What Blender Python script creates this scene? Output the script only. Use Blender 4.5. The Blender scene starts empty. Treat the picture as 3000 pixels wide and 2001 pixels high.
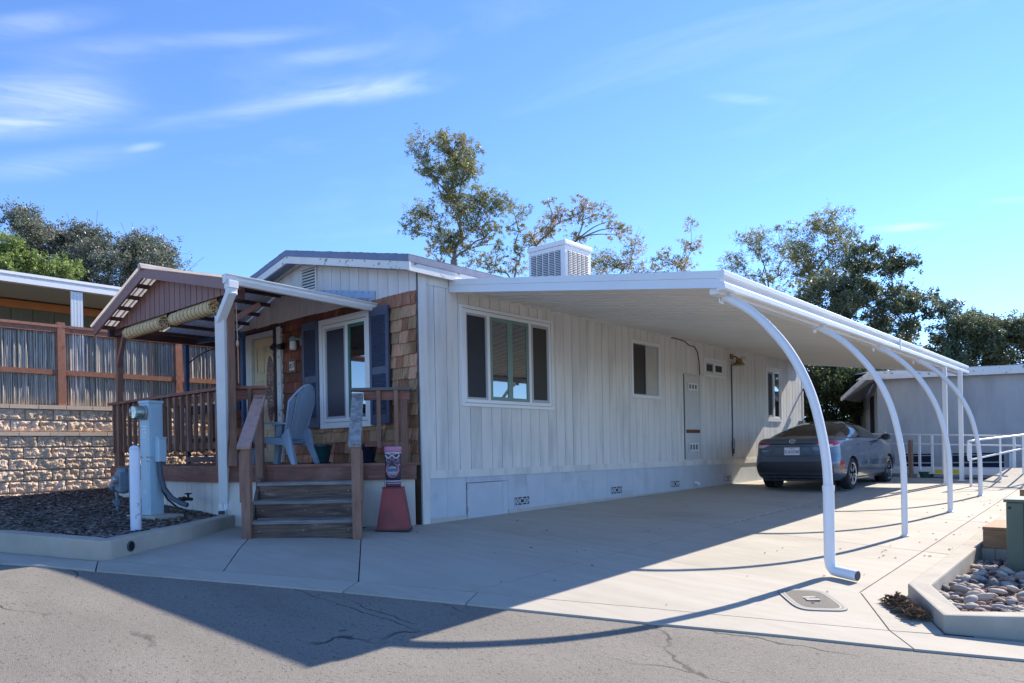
import bpy, bmesh, math, random
import numpy as np
from mathutils import Vector, Matrix, Euler
random.seed(7); rng = np.random.default_rng(7)
SC = bpy.context.scene
COL = SC.collection
PI = math.pi

# ------------------------------------------------------------------ camera, sky, sun, exposure
YAW, ROLL = 0.723846, -0.018614
cam_d = bpy.data.cameras.new('camera'); cam = bpy.data.objects.new('camera', cam_d); COL.objects.link(cam)
vv = Vector((-math.sin(YAW), math.cos(YAW), 0)); r0 = Vector((math.cos(YAW), math.sin(YAW), 0)); u0 = Vector((0, 0, 1))
rr = r0*math.cos(ROLL) + u0*math.sin(ROLL); uu = rr.cross(vv)
Mc = Matrix((rr, uu, -vv)).transposed().to_4x4(); Mc.translation = (7.2875, -6.42, 0.98)
cam.matrix_world = Mc
cam_d.sensor_fit = 'HORIZONTAL'; cam_d.sensor_width = 36; cam_d.lens = 2113.4*36/3000
cam_d.shift_x = 0; cam_d.shift_y = 315.67/3000
cam_d.clip_start = 0.05; cam_d.clip_end = 3000
SC.camera = cam
SUN_EL, SUN_AZ = math.radians(34.4), math.radians(8.5)
sun_dir = Vector((math.sin(SUN_AZ)*math.cos(SUN_EL), math.cos(SUN_AZ)*math.cos(SUN_EL), math.sin(SUN_EL)))
sl = bpy.data.lights.new('sun', 'SUN'); sl.energy = 3.2; sl.angle = math.radians(0.5); sl.color = (1, 0.91, 0.78)
so = bpy.data.objects.new('sun', sl); COL.objects.link(so); so.rotation_euler = sun_dir.to_track_quat('Z', 'Y').to_euler()
W = bpy.data.worlds.new('World'); SC.world = W; W.use_nodes = True
wn = W.node_tree.nodes; wl = W.node_tree.links; wn.clear()
SC.view_settings.view_transform = 'Standard'; SC.view_settings.look = 'None'
SC.view_settings.gamma = 1; SC.view_settings.exposure = 1.52; SC.view_settings.use_curve_mapping = False
def wnode(t, **k):
    n = wn.new(t)
    for a, b in k.items(): setattr(n, a, b)
    return n
sky = wnode('ShaderNodeTexSky', sky_type='NISHITA', sun_disc=False, sun_elevation=SUN_EL, sun_rotation=SUN_AZ,
            altitude=200, air_density=0.75, dust_density=0.0, ozone_density=4.5)
bg = wnode('ShaderNodeBackground'); bg.inputs['Strength'].default_value = 0.14
wo = wnode('ShaderNodeOutputWorld')
# thin cirrus: each wisp is a long soft patch of stretched noise at its own azimuth and elevation
tc = wnode('ShaderNodeTexCoord'); sep = wnode('ShaderNodeSeparateXYZ'); wl.new(tc.outputs['Generated'], sep.inputs[0])
az = wnode('ShaderNodeMath', operation='ARCTAN2'); wl.new(sep.outputs[0], az.inputs[0]); wl.new(sep.outputs[1], az.inputs[1])
el = wnode('ShaderNodeMath', operation='ARCSINE'); wl.new(sep.outputs[2], el.inputs[0])
cmb = wnode('ShaderNodeCombineXYZ'); wl.new(az.outputs[0], cmb.inputs[0]); wl.new(el.outputs[0], cmb.inputs[1])
def streak(rot, sx, sy, scale, lo, hi, loc):
    vr = wnode('ShaderNodeVectorRotate', rotation_type='Z_AXIS'); wl.new(cmb.outputs[0], vr.inputs['Vector']); vr.inputs['Angle'].default_value = -rot
    mp = wnode('ShaderNodeMapping'); wl.new(vr.outputs[0], mp.inputs[0]); mp.inputs['Scale'].default_value = (sx, sy, 1); mp.inputs['Location'].default_value = loc
    nz = wnode('ShaderNodeTexNoise'); nz.inputs['Scale'].default_value = scale; nz.inputs['Detail'].default_value = 8; nz.inputs['Roughness'].default_value = 0.6; nz.inputs['Distortion'].default_value = 0.6
    wl.new(mp.outputs[0], nz.inputs[0]); rp = wnode('ShaderNodeMapRange'); wl.new(nz.outputs['Fac'], rp.inputs[0]); rp.inputs[1].default_value = lo; rp.inputs[2].default_value = hi; return rp.outputs[0]
WISPS = [(-1.303, 0.391, 0.124, 0.0285, 0.332, 0.75), (-1.293, 0.378, 0.124, 0.0206, 0.276, 0.5), (-1.076, 0.496, 0.119, 0.0096, 0.195, 0.42), (-0.909, 0.459, 0.127, 0.0156, 0.132, 0.62), (-1.027, 0.435, 0.104, 0.0096, 0.2, 0.35), (-1.277, 0.334, 0.114, 0.0151, 0.289, 0.42), (-1.19, 0.365, 0.028, 0.0052, 0.306, 0.5), (-0.221, 0.255, 0.057, 0.005, -0.086, 0.75), (-0.404, 0.427, 0.064, 0.0059, -0.212, 0.3), (-0.955, 0.493, 0.093, 0.0093, 0.173, 0.35), (-1.103, 0.409, 0.146, 0.0111, 0.237, 0.28), (-1.298, 0.468, 0.097, 0.0126, 0.337, 0.35), (-0.115, 0.267, 0.034, 0.0036, -0.103, 0.3), (-1.221, 0.459, 0.121, 0.0166, 0.289, 0.22)]
acc = None
for a_, e_, hl_, hh_, t_, k_ in WISPS:
    sb = wnode('ShaderNodeVectorMath', operation='SUBTRACT'); wl.new(cmb.outputs[0], sb.inputs[0]); sb.inputs[1].default_value = (a_, e_, 0)
    vr = wnode('ShaderNodeVectorRotate', rotation_type='Z_AXIS'); wl.new(sb.outputs[0], vr.inputs['Vector']); vr.inputs['Angle'].default_value = -t_
    dv_ = wnode('ShaderNodeVectorMath', operation='DIVIDE'); wl.new(vr.outputs[0], dv_.inputs[0]); dv_.inputs[1].default_value = (hl_*1.25, hh_*1.5, 1)
    ln_ = wnode('ShaderNodeVectorMath', operation='LENGTH'); wl.new(dv_.outputs[0], ln_.inputs[0])
    rg = wnode('ShaderNodeMapRange'); rg.interpolation_type = 'SMOOTHERSTEP'; wl.new(ln_.outputs['Value'], rg.inputs[0]); rg.inputs[1].default_value = 1; rg.inputs[2].default_value = 0; rg.inputs[3].default_value = 0; rg.inputs[4].default_value = k_*.46
    if acc is None: acc = rg.outputs[0]
    else:
        ad = wnode('ShaderNodeMath', operation='ADD'); wl.new(acc, ad.inputs[0]); wl.new(rg.outputs[0], ad.inputs[1]); acc = ad.outputs[0]
cm0 = wnode('ShaderNodeMath', operation='MULTIPLY'); wl.new(acc, cm0.inputs[0]); wl.new(streak(.13, 2.2, 14, 2.2, .30, .72, (3, 1, 0)), cm0.inputs[1])
cm1 = wnode('ShaderNodeMath', operation='MULTIPLY'); wl.new(streak(.13, 1.2, 7, 1.5, .52, .85, (1, 4, 0)), cm1.inputs[0]); cm1.inputs[1].default_value = .10
cm = wnode('ShaderNodeMath', operation='ADD', use_clamp=True); wl.new(cm0.outputs[0], cm.inputs[0]); wl.new(cm1.outputs[0], cm.inputs[1])
mx = wnode('ShaderNodeMix', data_type='RGBA'); wl.new(cm.outputs[0], mx.inputs[0])
SKYMUL = wnode('ShaderNodeMix', data_type='RGBA', blend_type='MULTIPLY'); SKYMUL.inputs[0].default_value = 1
wl.new(sky.outputs[0], SKYMUL.inputs[6]); SKYMUL.inputs[7].default_value = (0.61, 0.70, 0.82, 1)
wl.new(SKYMUL.outputs[2], mx.inputs[6]); mx.inputs[7].default_value = (4.2, 4.4, 4.7, 1)
wl.new(mx.outputs[2], bg.inputs[0]); wl.new(bg.outputs[0], wo.inputs[0])

# ------------------------------------------------------------------ materials
MATS = {}
def M(name, c=(.5, .5, .5), r=.6, c2=None, ns=4.0, st=(1, 1, 1), det=6, lo=.35, hi=.68, c3=None, ns3=1.0, lo3=.5, hi3=.7, st3=(1, 1, 1),
      bump=0, bs=60, bst=None, ov=0, metal=0, spec=.5, coat=0, trans=0, isl=0, hue=0, local=False):
    """principled material: two colours mixed by (stretched) noise, optional third blotch colour, bump, per-object variation"""
    if name in MATS: return MATS[name]
    m = bpy.data.materials.new(name); m.use_nodes = True; n = m.node_tree.nodes; l = m.node_tree.links
    p = n['Principled BSDF']; MATS[name] = m
    def nd(t, **k):
        x = n.new(t)
        for a, b in k.items(): setattr(x, a, b)
        return x
    if local: pos = nd('ShaderNodeTexCoord').outputs['Object']
    else: pos = nd('ShaderNodeNewGeometry').outputs['Position']
    oi = nd('ShaderNodeObjectInfo')
    off = nd('ShaderNodeVectorMath', operation='SCALE'); l.new(pos, off.inputs[0]); off.inputs[3].default_value = 1
    if ov:
        mu = nd('ShaderNodeMath', operation='MULTIPLY'); l.new(oi.outputs['Random'], mu.inputs[0]); mu.inputs[1].default_value = 37
        ad = nd('ShaderNodeVectorMath', operation='ADD'); l.new(pos, ad.inputs[0]); l.new(mu.outputs[0], ad.inputs[1]); src = ad.outputs[0]
    else: src = pos
    def noise(scale, stretch, detail, lo, hi):
        mp = nd('ShaderNodeMapping'); l.new(src, mp.inputs[0]); mp.inputs['Scale'].default_value = stretch
        t = nd('ShaderNodeTexNoise'); t.inputs['Scale'].default_value = scale; t.inputs['Detail'].default_value = detail; t.inputs['Roughness'].default_value = .6
        l.new(mp.outputs[0], t.inputs[0])
        a = nd('ShaderNodeMapRange'); l.new(t.outputs['Fac'], a.inputs[0]); a.inputs[1].default_value = lo; a.inputs[2].default_value = hi
        return a.outputs[0], t.outputs['Fac']
    col = nd('ShaderNodeRGB'); col.outputs[0].default_value = (*c, 1); cur = col.outputs[0]
    if c2:
        f, _ = noise(ns, st, det, lo, hi)
        mixn = nd('ShaderNodeMix', data_type='RGBA'); l.new(f, mixn.inputs[0]); l.new(cur, mixn.inputs[6]); mixn.inputs[7].default_value = (*c2, 1); cur = mixn.outputs[2]
    if c3:
        f, _ = noise(ns3, st3, 5, lo3, hi3)
        mixn = nd('ShaderNodeMix', data_type='RGBA'); l.new(f, mixn.inputs[0]); l.new(cur, mixn.inputs[6]); mixn.inputs[7].default_value = (*c3, 1); cur = mixn.outputs[2]
    if ov or isl:
        hs = nd('ShaderNodeHueSaturation'); l.new(cur, hs.inputs['Color'])
        a = nd('ShaderNodeMapRange'); amt = ov or isl
        if isl: l.new(nd('ShaderNodeNewGeometry').outputs['Random Per Island'], a.inputs[0])
        else: l.new(oi.outputs['Random'], a.inputs[0])
        a.inputs[3].default_value = 1-amt; a.inputs[4].default_value = 1+amt; l.new(a.outputs[0], hs.inputs['Value'])
        if hue:
            b = nd('ShaderNodeMapRange'); l.new(a.outputs[0], b.inputs[0]); b.inputs[1].default_value = 1-amt; b.inputs[2].default_value = 1+amt
            b.inputs[3].default_value = .5+hue; b.inputs[4].default_value = .5-hue; l.new(b.outputs[0], hs.inputs['Hue'])
        cur = hs.outputs[0]
    l.new(cur, p.inputs['Base Color']); p.inputs['Roughness'].default_value = r; p.inputs['Metallic'].default_value = metal
    p.inputs['Specular IOR Level'].default_value = spec; p.inputs['Coat Weight'].default_value = coat; p.inputs['Coat Roughness'].default_value = .05
    if bump:
        _, f = noise(bs, bst or st, 5, 0, 1)
        b = nd('ShaderNodeBump'); b.inputs['Strength'].default_value = bump; b.inputs['Distance'].default_value = .01; l.new(f, b.inputs['Height']); l.new(b.outputs[0], p.inputs['Normal'])
    if trans:
        tr = nd('ShaderNodeBsdfTranslucent'); l.new(cur, tr.inputs[0]); ms = nd('ShaderNodeMixShader'); ms.inputs[0].default_value = trans
        l.new(p.outputs[0], ms.inputs[1]); l.new(tr.outputs[0], ms.inputs[2]); l.new(ms.outputs[0], n['Material Output'].inputs[0])
    return m
V1 = (14, 14, 1.1)       # grain along z
siding = M('siding_paint', (.78, .755, .705), .75, (.70, .68, .635), 2.2, (2, 2, .35), c3=(.50, .49, .475), ns3=1.3, lo3=.50, hi3=.76, st3=(2.4, 2.4, .4), bump=.25, bs=30, bst=(8, 8, .7), ov=.025)
skirtp = M('skirting_paint', (.56, .60, .645), .7, (.50, .54, .59), 2.5, c3=(.40, .42, .465), ns3=1.4, lo3=.56, hi3=.75, bump=.15, bs=40, ov=.02)
deckskirt = M('deck_skirting_paint', (.78, .73, .64), .75, (.68, .63, .56), 2, (4, 4, .5), bump=.2, bs=30, bst=(8, 8, .6), ov=.03)
gablep = M('gable_paint', (.80, .75, .70), .75, (.66, .60, .57), 2.5, (2, 2, .35), c3=(.52, .46, .43), ns3=1.1, lo3=.58, hi3=.8, bump=.2, bs=30, bst=(8, 8, .7), ov=.03)
trimw = M('white_trim_paint', (.78, .78, .77), .45, (.72, .72, .71), 6, ov=.015)
peel = M('peeling_white_paint', (.74, .73, .71), .7, (.70, .69, .66), 5, c3=(.28, .24, .21), ns3=9, lo3=.60, hi3=.66, st3=(1, 1, 1.6), bump=.3, bs=25, ov=.03)
vinyl = M('white_vinyl', (.80, .80, .79), .35, ov=.01)
alu = M('white_aluminium', (.80, .80, .80), .38, (.76, .76, .77), 3, ov=.012)
pan = M('cream_roof_pan', (.80, .77, .71), .5, (.76, .73, .66), 1.5, ov=.015)
drip = M('blue_drip_edge', (.12, .15, .24), .5, (.16, .19, .29), 8)
roofm = M('roof_shingle', (.14, .12, .12), .9, (.22, .19, .18), 18, bump=.6, bs=40, ov=.15)
soff = M('soffit_paint', (.34, .40, .50), .7, (.28, .34, .44), 3)
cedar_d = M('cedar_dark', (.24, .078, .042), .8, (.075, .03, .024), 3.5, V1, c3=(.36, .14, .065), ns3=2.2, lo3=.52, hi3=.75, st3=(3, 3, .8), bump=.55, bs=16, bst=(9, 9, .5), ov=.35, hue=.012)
cedar_t = M('cedar_tan', (.56, .34, .19), .85, (.34, .18, .10), 3.5, V1, c3=(.045, .035, .035), ns3=2.4, lo3=.56, hi3=.72, st3=(4, 4, .7), bump=.55, bs=16, bst=(9, 9, .5), ov=.28, hue=.012)
cedar_r = M('cedar_red', (.46, .20, .10), .85, (.20, .085, .055), 3.5, V1, c3=(.55, .33, .20), ns3=2.4, lo3=.55, hi3=.75, st3=(4, 4, .7), bump=.55, bs=16, bst=(9, 9, .5), ov=.3, hue=.012)
deckw = M('brown_deck_stain', (.275, .145, .095), .7, (.185, .095, .065), 3, (9, 9, 1.2), c3=(.37, .21, .155), ns3=1.6, lo3=.55, hi3=.8, bump=.3, bs=20, bst=(6, 6, .6), ov=.16)
deckh = M('brown_deck_stain_flat', (.27, .115, .078), .7, (.165, .068, .05), 3, (1.4, 1.4, 16), c3=(.36, .21, .16), ns3=1.6, lo3=.55, hi3=.8, bump=.3, bs=20, bst=(.8, .8, 8), ov=.14)
purple = M('purple_brown_paint', (.285, .145, .125), .55, (.235, .115, .10), 4, V1, ov=.10)
darkwood = M('dark_purlin', (.085, .045, .05), .7, ov=.2)
oldstep = M('weathered_step', (.19, .12, .085), .85, (.055, .042, .038), 2.5, (1.2, 1.2, 22), c3=(.34, .26, .21), ns3=2.4, lo3=.57, hi3=.75, st3=(1, 1, 5), bump=.5, bs=18, bst=(.7, .7, 8), ov=.25)
oldtread = M('weathered_tread', (.33, .30, .28), .8, (.15, .135, .125), 3, (1.4, 1.4, 22), bump=.4, bs=18, bst=(.7, .7, 8), ov=.2)
greyrail = M('silvered_handrail', (.42, .40, .38), .75, (.17, .16, .165), 5, (3, 3, 1.2), c3=(.44, .42, .40), ns3=7, lo3=.52, hi3=.7, bump=.6, bs=14, bst=(4, 4, 1), ov=.05)
pinkrail = M('flaking_handrail', (.50, .31, .26), .75, (.40, .24, .20), 5, (3, 3, 1.2), c3=(.10, .06, .05), ns3=11, lo3=.62, hi3=.67, st3=(3, 3, .7), bump=.5, bs=14, bst=(4, 4, 1))
redwood = M('redwood_stain', (.42, .18, .11), .65, (.32, .125, .075), 3, (1.5, 5, 5), c3=(.20, .07, .05), ns3=6, lo3=.62, hi3=.72, bump=.3, bs=20, ov=.14)
bamboo = M('grey_bamboo', (.52, .48, .43), .6, (.33, .30, .27), 3, (6, 6, 1.5), ov=.35)
blindm = M('reed_blind', (.74, .55, .30), .7, (.56, .37, .17), 6, (.5, 14, 14), bump=.5, bs=12, bst=(.3, 14, 14))
blindc = M('dark_twine', (.06, .045, .03), .9)
blockm = M('split_face_block', (.72, .54, .40), .95, (.64, .46, .33), 9, c3=(.75, .61, .48), ns3=3, lo3=.5, hi3=.7, bump=.5, bs=45, ov=.09, hue=.006)
blocks_s = M('cap_block', (.72, .56, .42), .9, (.66, .50, .37), 12, bump=.4, bs=60, ov=.06)
mortar = M('block_joint', (.20, .13, .08), 1)
blue = M('blue_shutter_paint', (.085, .105, .165), .45, (.065, .082, .135), 5, ov=.06)
bluem = M('blue_metal', (.03, .085, .19), .4, (.025, .07, .15), 4)
navy = M('navy_fabric', (.012, .018, .045), .7)
doorp = M('cream_door', (.66, .55, .36), .45, (.60, .49, .31), 2)
doort = M('door_trim', (.66, .66, .62), .5, (.58, .58, .55), 4)
blackm = M('black_metal', (.012, .013, .02), .4)
blackp = M('black_plastic', (.02, .022, .026), .5)
chairp = M('blue_grey_plastic', (.27, .36, .46), .42, (.24, .33, .43), 3, ov=.02)
chairt = M('tan_plastic', (.33, .27, .22), .5, (.28, .23, .19), 3, ov=.02)
cush = M('blue_cushion', (.03, .08, .22), .8)
tealg = M('teal_glaze', (.008, .07, .075), .12, (.012, .045, .055), 4, spec=.7)
darkg = M('navy_glaze', (.012, .018, .04), .12, spec=.7)
tikid = M('tiki_dark', (.018, .022, .05), .35); tikip = M('tiki_pink', (.50, .22, .33), .5); tikiw = M('tiki_white', (.62, .56, .58), .5)
tikib = M('tiki_blue', (.03, .14, .26), .4); tikit = M('tiki_tan', (.40, .27, .24), .5)
plinth = M('oxblood_lacquer', (.30, .018, .026), .3, (.17, .010, .016), 5, c3=(.30, .13, .07), ns3=9, lo3=.68, hi3=.78, spec=.4)
meterp = M('pedestal_paint', (.40, .55, .62), .4, (.36, .50, .58), 2, c3=(.30, .42, .47), ns3=3, lo3=.6, hi3=.8)
boll = M('white_bollard_paint', (.72, .76, .84), .4, (.68, .72, .80), 3, c3=(.42, .32, .30), ns3=8, lo3=.655, hi3=.68)
gasm = M('gas_meter_paint', (.20, .26, .31), .5, (.15, .20, .24), 9)
steel = M('galvanised', (.45, .45, .45), .4, (.34, .34, .35), 20, metal=.6)
conduit = M('grey_conduit', (.07, .085, .11), .5)
white = M('white_print', (.8, .8, .8), .6); inkm = M('dark_print', (.02, .02, .025), .6); yellow = M('yellow_label', (.75, .60, .03), .5)
conc = M('concrete', (.47, .43, .36), .85, (.415, .375, .31), 1.6, (.7, 4.5, 1), c3=(.335, .30, .24), ns3=.6, lo3=.46, hi3=.80, bump=.12, bs=160, ov=.02)
kerbm = M('kerb_concrete', (.46, .415, .34), .9, (.39, .35, .285), 3, c3=(.34, .305, .25), ns3=1.6, lo3=.52, hi3=.8, bump=.3, bs=90)
jointm = M('joint_dirt', (.06, .05, .042), 1)
crackm = M('crack_filler', (.02, .02, .02), .9)
dirt = M('planter_soil', (.14, .112, .088), 1, (.09, .07, .055), 9, c3=(.22, .185, .15), ns3=25, lo3=.5, hi3=.7, bump=.9, bs=30)
chipm = M('bark_chip', (.24, .195, .155), .95, (.14, .112, .09), 8, isl=.8)
terr = M('dry_ground', (.16, .13, .09), 1, (.11, .10, .06), .6, bump=.4, bs=4)
rockm = [M('rock_grey', (.40, .36, .32), .85, (.31, .28, .25), 9, c3=(.46, .41, .36), ns3=16, lo3=.52, hi3=.7, bump=.2, bs=60, ov=.22, spec=.3),
         M('rock_dark', (.17, .165, .16), .8, (.11, .11, .11), 9, ov=.25, spec=.3),
         M('rock_rose', (.43, .29, .235), .85, (.34, .225, .185), 9, ov=.18, spec=.3),
         M('rock_tan', (.52, .44, .35), .85, (.43, .36, .285), 9, ov=.15, spec=.3)]
sleeper = M('timber_sleeper', (.36, .21, .11), .8, (.24, .13, .065), 3, (1.2, 1.2, 14), bump=.5, bs=16, bst=(.8, .8, 7), ov=.12)
greenbox = M('green_cabinet_paint', (.10, .125, .085), .45, (.085, .105, .07), 3)
olive = M('shed_tan', (.15, .125, .075), .7, (.12, .10, .06), 3, (4, 4, .5), ov=.06)
orange = M('orange_trim', (.52, .18, .045), .6, (.45, .15, .04), 4)
shedw = M('shed_wall_paint', (.47, .46, .455), .8, (.39, .385, .385), 1.6, (2, 2, .6), c3=(.26, .265, .285), ns3=1.0, lo3=.48, hi3=.8, st3=(1.6, 1.6, .3), bump=.15, bs=20)
brass = M('brass_fixture', (.36, .25, .10), .4, (.22, .15, .06), 20, metal=.5)
lensm = M('lamp_lens', (.7, .6, .5), .2)
red = M('red_lens', (.42, .006, .010), .12, coat=.5); clearl = M('clear_lens', (.55, .55, .57), .1, coat=.5)
carp = M('car_paint', (.085, .12, .165), .3, metal=.4, coat=1.0)
rubber = M('tyre_rubber', (.018, .018, .019), .8); alloy = M('alloy_wheel', (.62, .62, .64), .28, metal=.8)
chrome = M('chrome', (.8, .8, .82), .12, metal=1)
tank = M('cable_black', (.015, .014, .013), .6)
pvc = M('white_pvc', (.78, .78, .76), .4)
leafm = M('dry_leaf', (.26, .15, .08), .8, (.15, .09, .055), 9, isl=.6)
bark = M('tree_bark', (.30, .25, .20), .9, (.17, .14, .11), 5, bump=.4, bs=20); barkd = M('dark_bark', (.085, .065, .05), .95, (.05, .04, .03), 5, bump=.5, bs=15)
lf_euc = M('leaf_eucalyptus', (.22, .24, .095), .5, (.29, .255, .105), .8, c3=(.15, .195, .09), ns3=.7, lo3=.45, hi3=.65, isl=.4, trans=.5)
lf_yel = M('leaf_yellowing', (.33, .275, .11), .5, (.38, .27, .11), .8, c3=(.21, .245, .105), ns3=.7, lo3=.45, hi3=.65, isl=.4, trans=.5)
lf_oak = M('leaf_oak', (.145, .175, .10), .42, (.19, .205, .125), 1.2, c3=(.10, .14, .07), ns3=.8, lo3=.45, hi3=.65, isl=.5, trans=.42)
lf_gry = M('leaf_grey_oak', (.19, .205, .15), .4, (.25, .26, .20), 1.2, c3=(.12, .145, .10), ns3=.8, lo3=.45, hi3=.65, isl=.5, trans=.38)
lf_lime = M('leaf_bright', (.19, .27, .075), .5, (.25, .32, .10), 1.5, isl=.4, trans=.45)
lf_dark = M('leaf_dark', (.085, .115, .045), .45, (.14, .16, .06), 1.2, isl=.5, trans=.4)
def glassy(name, base, fac, rough=.02, tint=None):
    m = bpy.data.materials.new(name); m.use_nodes = True; n = m.node_tree.nodes; l = m.node_tree.links; n.clear(); MATS[name] = m
    o = n.new('ShaderNodeOutputMaterial'); a = n.new('ShaderNodeBsdfGlossy'); a.inputs['Roughness'].default_value = rough; a.inputs[0].default_value = (.95, .97, .95, 1)
    if tint: b = n.new('ShaderNodeBsdfTransparent'); b.inputs[0].default_value = (*tint, 1)
    else: b = n.new('ShaderNodeBsdfDiffuse'); b.inputs[0].default_value = (*base, 1)
    fr = n.new('ShaderNodeFresnel'); fr.inputs[0].default_value = 1.5
    ad = n.new('ShaderNodeMath'); ad.operation = 'ADD'; ad.use_clamp = True; l.new(fr.outputs[0], ad.inputs[0]); ad.inputs[1].default_value = fac
    mxs = n.new('ShaderNodeMixShader'); l.new(ad.outputs[0], mxs.inputs[0]); l.new(b.outputs[0], mxs.inputs[1]); l.new(a.outputs[0], mxs.inputs[2]); l.new(mxs.outputs[0], o.inputs[0])
    return m
glass = glassy('window_glass', (.02, .022, .024), .22)
screen = M('insect_screen', (.035, .038, .045), .55, spec=.3)
screenb = M('insect_screen_brown', (.055, .05, .042), .6, spec=.3)
lantglass = M('lantern_glass', (.70, .66, .62), .15)
carglass = glassy('car_glass', (0, 0, 0), .0, tint=(.10, .16, .135))
meterglass = glassy('meter_glass', (0, 0, 0), .12, tint=(.80, .86, .84))
doorglass = M('leaded_glass', (.22, .12, .11), .15, (.10, .09, .09), 18, c3=(.62, .58, .55), ns3=30, lo3=.58, hi3=.64, spec=.7)
cover_m = M('cover_iron', (.12, .11, .10), .7, (.085, .08, .072), 60, bump=.8, bs=180)

def special_asphalt():
    m = bpy.data.materials.new('asphalt'); m.use_nodes = True; n = m.node_tree.nodes; l = m.node_tree.links; p = n['Principled BSDF']; MATS['asphalt'] = m
    g_ = n.new('ShaderNodeNewGeometry').outputs['Position']
    def noise(s, d=6, st=None, rot=0):
        src = g_
        if st:
            mp = n.new('ShaderNodeMapping'); l.new(g_, mp.inputs[0]); mp.inputs['Scale'].default_value = st; mp.inputs['Rotation'].default_value = (0, 0, rot); src = mp.outputs[0]
        t = n.new('ShaderNodeTexNoise'); t.inputs['Scale'].default_value = s; t.inputs['Detail'].default_value = d; l.new(src, t.inputs[0]); return t
    def rng_(s, lo, hi, a=0, b=1):
        r = n.new('ShaderNodeMapRange'); l.new(s, r.inputs[0]); r.inputs[1].default_value = lo; r.inputs[2].default_value = hi; r.inputs[3].default_value = a; r.inputs[4].default_value = b; return r.outputs[0]
    def mix(f, a, b):
        x = n.new('ShaderNodeMix'); x.data_type = 'RGBA'; l.new(f, x.inputs[0])
        for i, c in ((6, a), (7, b)):
            if isinstance(c, tuple): x.inputs[i].default_value = (*c, 1)
            else: l.new(c, x.inputs[i])
        return x.outputs[2]
    base = mix(rng_(noise(.8, 5, (1, 2.2, 1), -.47).outputs[0], .35, .7), (.185, .165, .138), (.245, .22, .185))
    sp = n.new('ShaderNodeTexVoronoi'); sp.inputs['Scale'].default_value = 210; l.new(g_, sp.inputs[0])
    grit = mix(rng_(sp.outputs['Color'], .25, .95), (.06, .055, .05), (.46, .42, .36))
    c_ = n.new('ShaderNodeMix'); c_.data_type = 'RGBA'; c_.inputs[0].default_value = .30; l.new(base, c_.inputs[6]); l.new(grit, c_.inputs[7])
    pits = rng_(noise(26, 5, (1, 2.4, 1), -.47).outputs[0], .61, .66)
    c3 = mix(pits, c_.outputs[2], (.10, .09, .08))
    # long wandering cracks
    vd = n.new('ShaderNodeTexVoronoi'); vd.feature = 'DISTANCE_TO_EDGE'; vd.inputs['Scale'].default_value = .55
    wv = n.new('ShaderNodeVectorMath'); wv.operation = 'SCALE'; l.new(noise(3.5, 8).outputs['Color'], wv.inputs[0]); wv.inputs[3].default_value = .22
    av = n.new('ShaderNodeVectorMath'); av.operation = 'ADD'; mp = n.new('ShaderNodeMapping'); l.new(g_, mp.inputs[0]); mp.inputs['Rotation'].default_value = (0, 0, -.47); mp.inputs['Scale'].default_value = (.40, 1.9, 1)
    l.new(mp.outputs[0], av.inputs[0]); l.new(wv.outputs[0], av.inputs[1]); l.new(av.outputs[0], vd.inputs[0])
    w_ = n.new('ShaderNodeMath'); w_.operation = 'MULTIPLY'; l.new(rng_(vd.outputs['Distance'], .003, .008, .85, 0), w_.inputs[0]); l.new(rng_(noise(.8, 3).outputs[0], .52, .60), w_.inputs[1])
    c4 = mix(w_.outputs[0], c3, (.032, .03, .028))
    l.new(c4, p.inputs['Base Color']); p.inputs['Roughness'].default_value = .9
    b = n.new('ShaderNodeBump'); b.inputs['Strength'].default_value = .4; b.inputs['Distance'].default_value = .006
    hm = n.new('ShaderNodeMath'); hm.operation = 'SUBTRACT'; l.new(sp.outputs['Distance'], hm.inputs[0]); l.new(w_.outputs[0], hm.inputs[1]); l.new(hm.outputs[0], b.inputs['Height']); l.new(b.outputs[0], p.inputs['Normal'])
    return m
asph = special_asphalt()

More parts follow.
